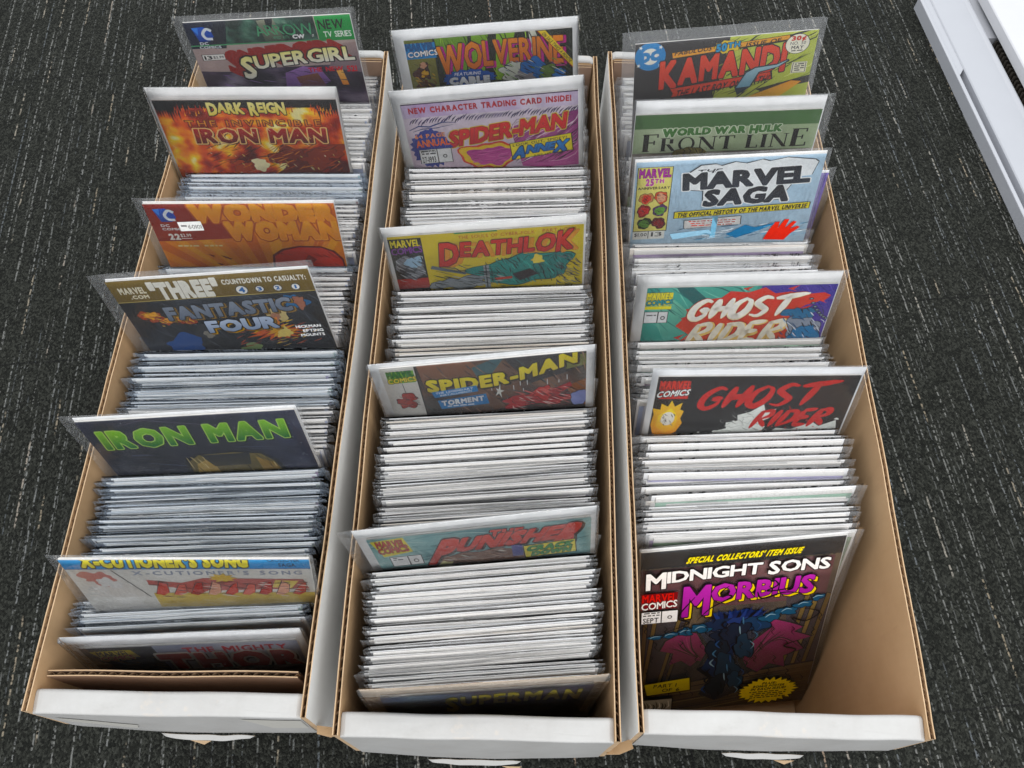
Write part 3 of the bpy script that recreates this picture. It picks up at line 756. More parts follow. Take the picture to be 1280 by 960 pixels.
# ---- the covers, back to front -----------------------------------------------------------
def art_a1(W):   # mauve cover, yellow title, green strip
    A = Art(W, 256, 1, 0.90); A.rect(0, 0, 100, 256, '#b8a5a1', '#a8918f')
    A.field(0, 0, 78, 29, [(0, '#0c1512'), (.5, '#1c2f29'), (.8, '#3f6a58'), (1, '#8fae98')], .035, 3, 40, 14, contrast=1.2)
    A.poly([(44, 2), (54, 0), (58, 28), (46, 28)], '#8a8c78', '#40483c'); A.poly([(49, 0), (54, 0), (52, 12), (49, 16)], '#10181a')
    A.rect(0, 0, 20, 33, '#141b31'); A.poly([(18, 0), (26, 0), (21, 34), (13, 34)], '#131a28')
    badge_dc_peel(A, 4, 7, .78); A.text('DC', 6, 11, 25, 28.5, '#dfe3ea', bold=.03); A.text('COMICS', 5, 18, 30, 33.2, '#dfe3ea', bold=.03)
    A.text('ARROW', 42, 77, 8, 20, '#3f8a5f', c2='#5cae7d', bold=-.004, scale=[1.1, 1, 1, 1.15, 1.2], gap=.02, shear=-.2)
    A.text('WED 8/7c', 51, 61, 22, 25.6, '#5a9b78', bold=.01); A.text('CW', 63, 70, 21.5, 26, '#f0f0f0', bold=.05, gap=.01); A.small(71, 76, 22, 25.5, 2, '#d8d8d8')
    A.rect(0, 28.5, 79, 30, '#4f9a6a'); A.rect(78.5, 0, 100, 31, '#2f9a4c', '#2b8f46')
    A.text('NEW', 80, 95, 5, 16.5, '#0d130e', bold=.02); A.text('TV SERIES', 82, 98.5, 19.5, 26.5, '#eef3ee', bold=.012, gap=.06)
    A.field(0, 62, 100, 130, [(0, '#231c2c'), (.45, '#3b3044'), (.75, '#5a4d64'), (1, '#857a8c')], .03, 9, 30, 20)
    A.poly([(0, 33), (14, 33), (30, 66), (12, 64), (0, 62)], '#b29d9a'); A.poly([(88, 36), (100, 34), (100, 74), (80, 66)], '#a8928f', '#756674')
    A.poly([(52, 70), (64, 62), (74, 66), (79, 84), (66, 96), (50, 90)], '#a77fc0', '#5d3f7e'); A.poly([(58, 76), (72, 72), (76, 92), (60, 92)], '#8c5b44', '#5a3550')
    A.poly([(84, 70), (88, 69), (90, 90), (86, 90)], '#ffca7a', '#d98a4a'); A.lines(12, 66, 96, 92, 40, 20, 14, .8, ['#1b1622', '#8a6ca5', '#2a2233'])
    A.rect(4, 40.5, 18.5, 48.5, '#1a1a1a'); A.rect(4.5, 41, 18, 48, '#efece8'); A.text('13', 5.5, 10, 42.4, 46.9, '#1a1a1a', bold=.03); A.text('$2.99', 11, 17.3, 43, 46, '#333', bold=.02)
    w = lambda x, y: (x, y - 9 * math.sin(max(0, (x - 22) / 76) * 1.7) + 3)
    for d in range(9, 0, -1):
        A.text('SUPERGIRL', 27, 97, 46, 62, '#8e2f2c' if d > 1 else '#161012', bold=.06, scale=[1.62, 1, 1, 1, 1, 1, 1, 1, 1], warp=w, sh=None, gap=.05) if d == 1 else \
        A.text('SUPERGIRL', 27 - d * .9, 97 - d * .9, 46 - d * 1.15, 62 - d * 1.15, '#a63a36' if d % 2 else '#93302d', bold=.05, scale=[1.62] + [1] * 8, warp=w, gap=.05)
    A.text('SUPERGIRL', 27, 97, 46, 62, '#f6ee9c', c2='#f3efe2', bold=.035, ol=1.3, olc='#161012', scale=[1.62] + [1] * 8, warp=w, gap=.05)
    A.text('THE NEW 52!', 67, 97, 64.5, 71, '#d8303e', bold=.035, scale=[.85] * 8 + [1.1] * 3, gap=.06)
    return A
def fire(A, y0=0, y1=256):
    A.field(0, y0, 100, y1, [(0, '#5b1006'), (.3, '#b3260b'), (.5, '#e8560d'), (.7, '#fb9a12'), (.88, '#ffd83a'), (1, '#fff3b0')], .022, 5, 70, 60, contrast=1.9)
def art_a2(W):   # fiery cover with black top
    A = Art(W, 256, 2, 0.91); fire(A, 0, 150); A.rect(0, 150, 100, 256, '#7a2410')
    A.rect(0, 0, 100, 10, '#090707')
    for i in range(70):
        x = i * 100 / 70; h = 9 + 14 * abs(noise.noise((i * .7, 1, 2))) + (10 if x < 12 or x > 88 else 0)
        A.poly([(x - .3, 9), (x + 1.7, 9), (x + 1.0, h)], '#090707'); A.k -= 1
    A.k += 1
    for i in range(34):
        x = A.r.choice([A.r.uniform(10, 32), A.r.uniform(70, 98)]); y = A.r.uniform(8, 20); A.poly([(x, y), (x + .7, y), (x + .5, y - A.r.uniform(4, 10))], A.r.choice(['#e2570f', '#f7a51d', '#b62d0b'])); A.k -= 1
    A.k += 1
    A.text('DARK REIGN', 29, 71, 4, 17, '#efe49a', c2='#e5d16e', bold=.05, ol=1.2, olc='#0b0705', scale=[1.1, .85, .95, 1.0, 1, 1.15, .85, .95, .9, 1.05], gap=.03)
    A.text('THE INVINCIBLE', 14, 89, 26, 33.5, '#e9a43a', c2='#d9681a', bold=.005, ol=.9, olc='#6e1408', gap=.3, space=.5)
    for c, r_ in (('#7d2c1c', 16), ('#9c3c28', 11), ('#6b2416', 13), ('#8c3826', 12), ('#b3513a', 8)):
        A.blob(A.r.uniform(25, 92), A.r.uniform(66, 96), r_ * 1.5, r_, c, .5, ink='#2a0c06', iw=.7)
    A.lines(20, 56, 96, 100, 110, -30, 12, .9, ['#2a0c06', '#4a140a', '#e08a4a', '#c2603a']); A.blob(49, 86, 9, 8, '#fff4c8', .3)
    A.text('IRON MAN', 17, 90, 37.5, 55, '#b7201c', c2='#5c0d0c', bold=.045, ol=1.3, olc='#f0c98a', sh=[(1.0, 1.0, '#3a0806')], gap=.06, shear=.05)
    A.lines(0, 22, 100, 100, 60, 60, 5, .6, ['#ffe58a', '#fff6c8', '#e06a10'])
    return A
def art_a3(W):   # orange letters in rays, red corner
    A = Art(W, 256, 3, 0.99); A.rect(0, 0, 100, 256, '#e8903a')
    A.rays(60, 150, 26, 260, ['#d96f26', '#efa748', '#e07e2c'], 180, 360)
    A.poly([(0, 0), (26, 0), (48, 43), (12, 47), (0, 47)], '#8f2a20', '#a23420'); A.rect(0, 42, 13, 47, '#8f2a20')
    def wv(x, y): return (x + (x - 60) * (y - 2) * .0006, y)
    A.text('WONDER', 24, 98, 1.5, 21, '#e8862c', c2='#f2a63c', bold=.1, ol=1.4, olc='#c05418', warp=wv, gap=.02)
    A.text('WOMAN', 40, 98, 24, 44, '#e8862c', c2='#f2a63c', bold=.1, ol=1.4, olc='#c05418', warp=wv, gap=.02)
    A.text('WONDER', 24, 98, 1.5, 21, '#f2a94a', c2='#eb9233', bold=.07, warp=wv, gap=.071)
    A.text('WOMAN', 40, 98, 24, 44, '#f2a94a', c2='#eb9233', bold=.07, warp=wv, gap=.071)
    badge_dc_peel(A, 4, 6, .72); A.text('DC', 5, 9.5, 25, 28, '#eee', bold=.03); A.text('COMICS', 5, 17, 29.6, 32.4, '#eee', bold=.03)
    A.text('22', 7, 12.5, 37.5, 44.5, '#f3ece4', bold=.05); A.text('$2.99', 13.2, 19, 37.2, 41, '#f3ece4', bold=.02); A.rect(13.2, 42.8, 19, 43.6, '#f3ece4')
    A.small(9, 34, 52, 56, 1, '#f1dc9e', .95)
    A.poly([(58, 84), (60, 66), (66, 58), (76, 54), (88, 55), (95, 61), (99, 72), (100, 100), (56, 100)], '#6d1714')
    A.poly([(59.5, 84), (61, 68), (67, 60), (76, 56), (88, 57), (94, 63), (98, 74), (99, 100), (58, 100)], '#d8483a', '#c23a2f')
    A.lines(62, 60, 96, 90, 34, 25, 9, .8, ['#9c241c', '#7a1814'], .4); A.poly([(80, 66), (84, 73), (80, 80), (77, 74)], '#8f2119')
    for x, y in ((24, 64), (33, 68), (27, 76), (31, 66)): A.poly([(x, y), (x + 4, y + 3), (x + 2.5, y + 3.6), (x + 3.4, y + 6)], '#8a2a1a')
    return A
def art_a4(W):   # black cover, grey title, gold band
    A = Art(W, 256, 4, 1.02); A.field(0, 0, 100, 256, [(0, '#0b0d12'), (.6, '#171b24'), (.85, '#2a313d'), (1, '#3d4654')], .02, 2, 40, 50, contrast=1.1)
    A.rect(0, 0, 100, 26, '#7c6420', '#6c5618'); A.rect(0, 26, 100, 26.8, '#c6b26a')
    A.text('MARVEL', 4, 17, 9, 16, '#eee7d0', bold=.05); A.text('.COM', 8, 17, 18.5, 22.5, '#eee7d0', bold=.04)
    A.text('"THREE"', 19.5, 53, 6, 24, '#f6f2e6', bold=.075, gap=.05, warp=slope(36, .02))
    A.text('COUNTDOWN TO CASUALTY:', 56, 97.5, 6.5, 12, '#f2eee2', bold=.045, gap=.08)
    for i, (x, r_) in enumerate(((64, 4.6), (73, 3.2), (82, 3.2), (91, 3.2))):
        A.ell(x, 20, r_ + .7, r_ + .9, '#101820'); A.ell(x, 20, r_, r_ + .2, '#f2f0ea'); A.text('4321'[i], x - r_ * (.28 if i < 3 else .08), x + r_ * (.28 if i < 3 else .08), 20 - r_ * .62, 20 + r_ * .62, '#2d6fb5', bold=.05)
    A.lines(0, 28, 100, 100, 60, 60, 24, .7, ['#39414c', '#4c5560', '#20262e'], .2)
    fl = ['#d8611c', '#f0a028', '#ffd650']
    for x, y, r_ in ((12, 46, 9), (27, 52, 9), (19, 53, 6)):
        A.blob(x, y, r_, r_ * .8, '#b14516', .4, ink='#180a04'); A.blob(x, y - 1, r_ * .6, r_ * .45, '#f2a432', .5); A.lines(x - 5, y - 6, x + 5, y + 6, 14, 30, 6, .7, ['#5a1c08', '#ffd65a'])
    A.blob(22, 84, 17, 12, '#1d4f96', .3, ink='#060a12'); A.blob(36, 70, 9, 12, '#2b2c30', .3, ink='#050505'); A.blob(37, 73, 5, 6, '#8f8a80', .4); A.blob(55, 98, 10, 8, '#8aa06a', .3)
    A.blob(88, 38, 9, 9, '#1f6aa0', .4); A.blob(90, 39, 5, 7, '#a9705a', .4, ink='#120c0a'); A.blob(76, 52, 8, 10, '#d8c48a', .35, ink='#15100a'); A.blob(75, 55, 4, 6, '#b8846a', .3)
    A.burst(72, 76, 27, 13, 16, '#e0641e', .55, ink='#3a1006', jit=.25); A.burst(74, 74, 15, 10, 12, '#f7b638', .5, jit=.3); A.blob(76, 78, 6, 7, '#ffe68a', .4); A.blob(73, 62, 4, 6, '#ef8a24', .5)
    A.lines(50, 60, 94, 96, 50, -20, 9, .8, ['#9c2f0c', '#ffd65a', '#c04a12'])
    g = [(2.2, 2.0, '#5c451a'), (1.5, 1.4, '#a07c34'), (.8, .8, '#6d5322')]
    A.text('FANTASTIC', 21, 85, 34, 49, '#8e98a8', c2='#6d788a', bold=.055, ol=.8, olc='#14171d', sh=g, gap=.04, warp=slope(53, .05))
    A.text('FOUR', 38, 74, 56, 70, '#8e98a8', c2='#6d788a', bold=.055, ol=.8, olc='#14171d', sh=g, gap=.04, warp=slope(53, .04))
    A.text('HICKMAN', 83, 96, 69, 72.6, '#eee', bold=.02); A.text('EPTING', 86, 96.5, 75, 78.6, '#eee', bold=.02); A.text('MOUNTS', 84, 96.5, 81, 84.4, '#eee', bold=.02)
    return A
def art_a5(W):   # navy cover, green title
    A = Art(W, 256, 5, 1.18); A.field(0, 0, 100, 256, [(0, '#12141f'), (.5, '#20243a'), (.8, '#343a56'), (1, '#4a506a')], .016, 8, 40, 50, contrast=1.0)
    for _ in range(90): A.ell(A.r.uniform(1, 99), A.r.uniform(1, 90), .35, .4, A.r.choice(['#8a90a0', '#b8bcc4', '#5a6074']), 6); A.k -= 1
    A.k += 1
    A.stroke([(16, 8), (30, 2), (50, 9), (80, 20)], 1.2, '#4a4458'); A.lines(14, 40, 90, 86, 26, 2, 40, .8, ['#2c3248', '#444b66'])
    A.text('IRON MAN', 6, 92, 13, 33, '#8fd03a', c2='#257c30', bold=.05, ol=1.0, olc='#b8e070', sh=[(1.2, 1.4, '#0c2410')], shear=.03, gap=.12, warp=slope(50, .035), space=.42)
    A.poly([(34, 90), (37, 56), (44, 48), (62, 46), (76, 50), (82, 62), (86, 90)], '#1a1c26'); A.poly([(36, 90), (39, 58), (45, 50), (62, 48.5), (75, 52), (80, 63), (84, 90)], '#8f7f4a', '#5f5636')
    A.poly([(38, 90), (42, 62), (50, 54), (52, 90)], '#e0bf74', '#a88a48'); A.poly([(72, 56), (80, 66), (82, 90), (73, 90)], '#c9a55c', '#8a6c34'); A.poly([(46, 50), (70, 50), (68, 66), (50, 66)], '#2e2f38', '#474436')
    A.lines(38, 52, 82, 88, 22, 80, 14, .8, ['#3a3420', '#f0dca0', '#1c1c20'])
    return A
def art_a6(W):   # blue band with cut-off yellow title
    A = Art(W, 256, 6, 1.50); A.field(0, 0, 100, 256, [(0, '#c8c4be'), (.5, '#d8d4cc'), (1, '#e2dfda')], .02, 4, 20, 20)
    A.rect(0, 0, 100, 11, '#1f9fe0', '#1587cc'); A.rect(0, 10.4, 100, 11.2, '#0c5f9a')
    A.text("X-CUTIONER'S SONG", 8, 74, -4.5, 8, '#f3e22c', bold=.075, ol=1.2, olc='#15130c', shear=.1, gap=.05, space=.35)
    A.text('CROSSOVER', 83, 96, -1.2, 2.6, '#123a5a', bold=.02); A.text('SAGA', 87, 94, 4.6, 8.4, '#0f2c48', bold=.02)
    A.text('X-CUTIONER\'S SONG', 26, 96, 13.5, 18, '#8f95a4', bold=.03, gap=.25, space=.6); A.poly([(2, 13), (17, 13), (27, 46), (6, 46)], '#d8d2cb')
    A.blob(11, 22, 12, 8, '#c07d74', .4); A.blob(14, 28, 8, 6, '#d8d4d0', .4); A.stroke([(18, 12), (28, 46)], .8, '#55504c', False)
    A.poly([(30, 24), (44, 28), (54, 22), (58, 34), (48, 44), (40, 34), (30, 30)], '#b8645c'); A.poly([(54, 22), (96, 24), (98, 36), (58, 38)], '#b46a64'); A.burst(62, 22, 11, 6, 9, '#d6b45a', .6); A.poly([(84, 25), (94, 26), (90, 36), (82, 34)], '#d6c070')
    A.rect(30, 41, 100, 60, '#cdb25c')
    for k in range(9): x = 31 + k * 7.4; A.poly([(x, 42 + k % 2), (x + 4, 25 + (k * 5) % 7), (x + 7, 27 + (k * 3) % 6), (x + 6, 40), (x + 3, 44)], ['#c8584e', '#d8786c', '#b4443e', '#e0a890'][k % 4]); A.stroke([(x, 42 + k % 2), (x + 4, 25 + (k * 5) % 7), (x + 7, 27 + (k * 3) % 6), (x + 6, 40)], .9, '#4c3834')
    A.lines(30, 26, 98, 48, 40, 10, 10, .7, ['#7a3a36', '#57504c', '#f0e8de'])
    return A
def art_a7(W):   # grey-blue cover, red title, dark left
    A = Art(W, 256, 7, 2.10); A.field(0, 0, 100, 256, [(0, '#8088a0'), (.5, '#a4a9bc'), (1, '#cacdd6')], .02, 6, 20, 20)
    A.rect(0, 0, 33, 60, '#1b2128'); A.poly([(3, 4), (22, 3), (24, 11), (6, 12)], '#c6b23c'); badge_marvel(A, 5, 21, 3.5, 14, '#1c1c18', '#b9452e', None, '#c6b23c')
    A.blob(18, 22, 16, 8, '#39434c', .4); A.lines(3, 12, 32, 34, 40, 20, 10, .8, ['#0c0f13', '#5c6a70', '#8a6a34'])
    A.text('THE MIGHTY', 46, 94, 3, 9.5, '#c2303c', bold=.03, gap=.12, scale=[1, .8, .8, 1, 1.1, .8, .8, .8, .8, .8]); A.rect(36, 10.5, 98, 30, '#b9c0c8')
    A.text('THOR', 33, 97, 10.5, 27, '#d8503f', c2='#c0392f', bold=.06, ol=1.3, olc='#e8e2dc', sh=[(1.6, 1.6, '#3a3c46')], gap=.12, scale=[1.2, 1, 1, 1])
    A.rect(34, 26, 100, 60, '#8d8a86', '#6d6a68'); A.lines(34, 26, 98, 46, 40, 5, 16, .7, ['#a5a29c', '#5c5a58'])
    return A
def art_b1(W):   # olive and green with orange title
    A = Art(W, 256, 8, 0.89); A.rect(0, 0, 100, 256, '#1b2012')
    A.poly([(18, 0), (38, 0), (34, 60), (22, 60)], '#6f9a2c'); A.poly([(40, 0), (50, 0), (44, 70), (38, 70)], '#7fae34'); A.poly([(55, 0), (66, 0), (58, 60), (52, 60)], '#8cb83a'); A.poly([(74, 0), (78, 0), (82, 28), (76, 40)], '#d8d8c8')
    A.lines(18, 0, 80, 60, 50, 80, 26, .9, ['#0d1008', '#2b3a14', '#a8cc50']); A.lines(78, 0, 100, 60, 24, 50, 14, .6, ['#33382a', '#5a6046'])
    A.rect(0, 0, 17, 85, '#7d7a3a', '#6a6830'); A.rect(0, 0, 17, 3, '#6f7a34'); A.rect(0, 4, 18, 24, '#2a86c8')
    A.text('MARVEL', .6, 17.4, 4.5, 12.5, '#1c5a94', bold=.05, ol=.4, olc='#0e2c50'); A.text('COMICS', 1, 19, 14.5, 21, '#f2f2f2', bold=.03, ol=.5, olc='#15181c', warp=slope(9, .1))
    A.blob(8, 42, 6, 12, '#3f1f1c', .5, ink='#120a08'); A.blob(9, 44, 3, 5, '#d0a02e', .5); A.blob(9, 33, 3.5, 4, '#c9967a', .3); A.blob(8, 58, 7, 6, '#4a3014', .5); A.lines(3, 30, 15, 64, 22, 40, 7, .8, ['#0f0a08', '#d8a83a', '#6a2c20'])
    w = lambda x, y: (x, y + 5 * ((x - 55) / 40) ** 2 * (1 if x < 55 else .2))
    A.text('WOLVERINE', 19, 94, 8, 42, '#c23a8a', bold=.05, ol=.4, olc='#7a1c56', scale=[1.1, .96, .9, .86, .84, .84, .86, .92, 1.0], warp=lambda x, y: (w(x, y)[0] + 1.6, w(x, y)[1] + 1.6), gap=.03)
    A.text('WOLVERINE', 19, 94, 8, 42, '#ee8f3c', c2='#d87024', bold=.03, ol=1.1, olc='#140c08', scale=[1.1, .96, .9, .86, .84, .84, .86, .92, 1.0], warp=w, gap=.05)
    A.burst(36, 54, 27, 12, 17, '#2c5cb0', .86, ink='#101c38', jit=.06); A.text('FEATURING', 27, 43, 46, 50, '#e4e9f2', bold=.02, shear=.2); A.text('CABLE', 24, 48, 53, 61, '#eef2f8', bold=.09, ol=.5, olc='#1c2c50', gap=.05)
    A.blob(66, 52, 16, 13, '#cfd3c6', .45, ink='#141810'); A.blob(78, 50, 16, 15, '#2f6fb8', .35, ink='#0c1018'); A.blob(86, 54, 12, 8, '#5f7a3a', .4, ink='#0c1008'); A.blob(70, 58, 8, 7, '#8f8a90', .5); A.blob(92, 60, 7, 9, '#2f78c4', .4, ink='#0c1018')
    A.lines(58, 36, 98, 72, 90, 40, 9, .9, ['#10140c', '#20281a', '#dfe3d6', '#6f9a3a', '#1c4a84'])
    A.poly([(79, 0), (84, 0), (101, 41), (101, 50)], '#f0d23a'); A.poly([(79, 0), (79.6, 0), (101, 49), (101, 50.5)], '#b22a20')
    def dg(x, y): 
        t = (x - 80) / 20; return (82.2 + 17.5 * t - (y - 4) * .42, 2 + 42 * t + (y - 4) * .5)
    A.text('ON SALE TWICE A MONTH!', 80.5, 99, 2.0, 6.2, '#1a1408', bold=.02, warp=dg, gap=.1)
    return A
def art_b2(W):   # lavender annual with red title
    A = Art(W, 256, 9, 0.93); A.field(0, 0, 100, 256, [(0, '#b79ac4'), (.5, '#cdbcd6'), (1, '#e4dbe6')], .02, 7, 30, 40)
    A.rect(0, 0, 100, 1.4, '#3c2a44'); A.rect(0, 18, 100, 256, '#d8cad6', '#d9b6cc')
    A.poly([(60, 40), (104, 24), (104, 100), (80, 100), (66, 96)], '#8c3c78', '#c96aa4'); A.lines(62, 30, 100, 92, 80, -38, 34, 1.1, ['#2a1428', '#4c1f44', '#e6a8cc', '#a0427e', '#f2d6e6'])
    A.text('NEW CHARACTER TRADING CARD INSIDE!', 4, 96, 5.5, 12.2, '#b3252e', bold=.05, gap=.11, space=.45)
    for i in range(60):
        x = 3 + i * 1.62; y = 23 + 4 * noise.noise((i * .4, 0, 4)); A.stroke([(x, y + 3.2), (x + 1.2, y - .5), (x + 3.0, y - 3.6)], 1.5, A.r.choice(['#27233f', '#3b2f55', '#4a3a6a'])); A.k -= 1
    A.k += 1
    A.stroke([(2, 34), (8, 29), (14, 31), (22, 26), (30, 28)], 1.8, '#243a78'); A.stroke([(4, 36), (10, 33), (18, 33), (28, 30)], 1.2, '#27406f')
    w = lambda x, y: (x, y - (x - 24) * .20)
    A.text('SPIDER-MAN', 24, 92, 41, 60, '#dc4a48', c2='#cf3436', bold=.045, ol=1.6, olc='#e3c22a', warp=w, shear=.12, gap=.02, scale=[1] * 10)
    A.text('SPIDER-MAN', 24, 92, 41, 60, '#dc4a48', c2='#cf3436', bold=.04, ol=.7, olc='#8a1c22', warp=w, shear=.12, gap=.03)
    A.burst(13, 60, 20, 27, 22, '#3b4490', .9, jit=.06); A.text('64 PAGE', 4.5, 22, 40, 45, '#f0a070', bold=.03, gap=.1, warp=slope(13, .06)); A.text('ANNUAL', 4.5, 24, 48, 57, '#f2894a', c2='#ef6e3c', bold=.03, warp=slope(13, .06), gap=.05)
    price_box(A, 5, 24.5, 61, 81, '27-1993'); A.text('$2.95 US', 6, 15, 62.2, 65.2, '#222', bold=.01)
    A.blob(47, 76, 27, 21, '#d8432c', .25, seed=3); A.blob(47, 76, 24.5, 18.5, '#f2c82e', .3, seed=3); A.blob(48, 77, 20, 14.5, '#b8448e', .3, seed=3, c2='#d46aa8'); A.lines(36, 68, 58, 90, 30, 0, 12, .7, ['#8a2c6a', '#dc7fb6'])
    A.poly([(59, 62), (96, 54), (97, 78), (60, 86)], '#1a1408'); A.poly([(59.5, 62.5), (95.5, 54.6), (96.4, 77.4), (60.4, 85.2)], '#f0dc3c')
    k = slope(78, .18)
    A.text('LOOK OUT, SPIDEY!', 61, 93, 60.4, 63.8, '#1c1810', bold=.015, warp=k, gap=.12); A.text('ANNEX', 61, 92.5, 66, 77, '#2f86cc', c2='#1f68b4', bold=.055, ol=.8, olc='#10203a', warp=k, scale=[1.25, .9, .9, .9, 1.25], shear=.25, gap=.03); A.text('JUST HIT TOWN!', 73, 94, 79.8, 82.6, '#1c1810', bold=.015, warp=k, gap=.12)
    return A
def art_b3(W):   # yellow cover, red title, teal mass
    A = Art(W, 256, 10, 1.04); A.rect(0, 0, 100, 256, '#ddc436', '#e0cb46')
    A.rect(34, 0, 56, 1.6, '#2f8a55')
    A.rect(0, 3, 17, 90, '#161614'); badge_marvel(A, .4, 16.6, 4, 23, '#e6d23a', '#8a4aa0', None, '#161614'); A.rect(0, 56, 17, 70, '#c2352c', '#8f2420')
    A.blob(9, 40, 12, 16, '#7d7f86', .2, ink='#0a0a0a'); A.blob(11, 34, 7, 8, '#a8c6dc', .3); A.blob(7, 46, 6, 6, '#4a4c52', .4); A.lines(2, 26, 16, 60, 44, 40, 9, .8, ['#17181c', '#c8ccd0', '#3a3c42'])
    A.text('THE SOULS OF CYBER-FOLK', 36, 75, 3.6, 7.4, '#c66a24', bold=.01, gap=.13, warp=slope(60, .02)); A.text('PART 1 OF 4', 79, 96, 2.4, 6.6, '#c66a24', bold=.01, gap=.13, warp=slope(85, .02))
    A.blob(68, 52, 42, 20, '#2f8f86', .3, seed=12, ink='#0f2624', iw=1); A.blob(84, 50, 16, 14, '#2a7f78', .4, seed=5, ink='#0f2624'); A.lines(48, 36, 90, 72, 120, 65, 9, 1.0, ['#0f2a28', '#1c5650', '#49b0a4', '#133c38'])
    A.blob(34, 66, 22, 9, '#8d9498', .4, ink='#14181a'); A.poly([(20, 40), (38, 52), (37, 55), (19, 44)], '#6c7478'); A.rect(47, 44, 50, 78, '#9aa2a6'); A.rect(48, 44, 48.6, 78, '#2b3034')
    A.lines(20, 40, 58, 80, 60, 20, 14, .9, ['#1c2226', '#c4cacc', '#4c5458', '#2b3134']); A.lines(86, 36, 99, 78, 44, 40, 10, .9, ['#1c2226', '#6c7478', '#2b3134'], .6)
    for i in range(5): A.stroke([(60 + i * 7, 40 + i % 2 * 4), (63 + i * 8, 32 + i % 3 * 2), (67 + i * 7, 38)], .7, '#2b2b20')
    A.blob(76, 40, 6, 5, '#f0dc6a', .4); A.poly([(62, 58), (72, 52), (76, 60), (66, 68)], '#241418'); A.poly([(52, 62), (62, 61), (62, 64), (54, 65)], '#c8432c')
    w = lambda x, y: (x, y - 7 * ((x - 58) / 38) ** 2 * (1 if x > 58 else .1) - .03 * (x - 26))
    A.text('DEATHLOK', 25, 94, 13, 34, '#e39a34', bold=.035, ol=.3, olc='#b8741c', scale=[1.3, .82, .86, .84, .84, .84, .95, 1.1], warp=lambda x, y: (w(x, y)[0] + 3, w(x, y)[1] + 1.5), gap=.05, shear=.1)
    A.text('DEATHLOK', 25, 94, 13, 34, '#d8392c', c2='#c42a24', bold=.04, ol=.8, olc='#3a0e0a', scale=[1.3, .82, .86, .84, .84, .84, .95, 1.1], warp=w, gap=.05, shear=.1)
    return A
def art_b4(W):   # dark brown, yellow arched title
    A = Art(W, 256, 11, 1.20); A.field(0, 0, 100, 256, [(0, '#25201e'), (.5, '#433733'), (.75, '#6b4f42'), (1, '#85634e')], .02, 11, 40, 50, contrast=1.3)
    A.poly([(18, 0), (44, 0), (52, 22), (20, 40)], '#8a5f4a', '#5c4034'); A.poly([(44, 8), (54, 0), (60, 0), (48, 32)], '#3f5f66'); A.poly([(60, 0), (100, 0), (100, 18), (72, 34)], '#2c2a2e'); A.poly([(88, 6), (100, 2), (100, 16), (90, 20)], '#6f7444'); A.poly([(90, 42), (100, 34), (100, 70), (94, 66)], '#8a5434'); A.poly([(50, 40), (66, 30), (70, 60), (52, 66)], '#6a4a3a')
    A.lines(18, 0, 100, 80, 90, 55, 16, .8, ['#171416', '#2b2426', '#9a7a64', '#3a4a50'])
    for _ in range(16): x, y = A.r.uniform(50, 92), A.r.uniform(14, 66); A.rect(x, y, x + .35, y + A.r.uniform(3, 8), '#d8dcdc'); A.k -= 1
    A.k += 1
    A.rect(0, 0, 17, 85, '#d6d2cc'); A.rect(16.6, 0, 17.3, 85, '#181614'); A.rect(2.5, 4, 16, 19, '#6fae2c'); A.text('MARVEL', 3, 15.6, 4.6, 11, '#2f7a34', bold=.05, ol=.5, olc='#1a3c14'); A.text('COMICS', 2.6, 16.4, 12.6, 18, '#e8d43a', bold=.03, ol=.6, olc='#2a3a14', warp=slope(9, .12))
    A.stroke([(9, 20), (9.4, 34)], .5, '#333', False); A.blob(9, 43, 9, 8, '#a8322c', .5, ink='#1c0a0a'); A.lines(4, 36, 15, 52, 24, 20, 6, .8, ['#3a0c0c', '#1c0a0a', '#c8544a'])
    w = lambda x, y: (x, y + 9.5 - 22 * ((x - 18) / 76) + 9 * math.sin(math.pi * min(1, max(0, (x - 20) / 74))) * 1)
    A.text('SPIDER-MAN', 21, 95, 10, 24, '#ead83a', c2='#dcc628', bold=.055, ol=1.0, olc='#241a10', sh=[(1.3, 1.3, '#241a10')], warp=w, gap=.07)
    A.poly([(22, 34), (45, 30), (45.5, 38), (23, 42)], '#2a84c6'); k = slope(34, .16)
    A.text('THE LEGENDARY', 24, 43, 33.4, 35.8, '#dfeaf4', bold=.03, warp=k, gap=.1); A.text('INSTALLMENT!', 26, 42, 37, 39.2, '#dfeaf4', bold=.03, warp=k, gap=.1)
    A.poly([(24, 46), (49, 42), (50, 56), (25, 58)], '#2a84c6'); A.text('TORMENT', 26, 47.5, 46, 52, '#eef3f8', bold=.06, ol=.4, olc='#164a7c', warp=slope(37, .12)); A.small(27, 47, 54, 57, 1, '#dfeaf4')
    A.blob(74, 56, 24, 10, '#b83a3e', .5, ink='#1a0a0c', seed=4); A.blob(78, 48, 8, 8, '#c94a48', .4, ink='#1a0a0c'); A.poly([(80, 46), (92, 36), (93, 41), (84, 54)], '#a83236'); A.lines(62, 42, 92, 68, 70, 30, 9, .9, ['#2a0c10', '#e27a74', '#f0d8d0', '#5c1418'])
    A.burst(56, 40, 4, 9, 5, '#e2e2dc', .3, jit=.2); A.blob(97, 58, 8, 10, '#8a92c4', .2, ink='#20243a')
    return A
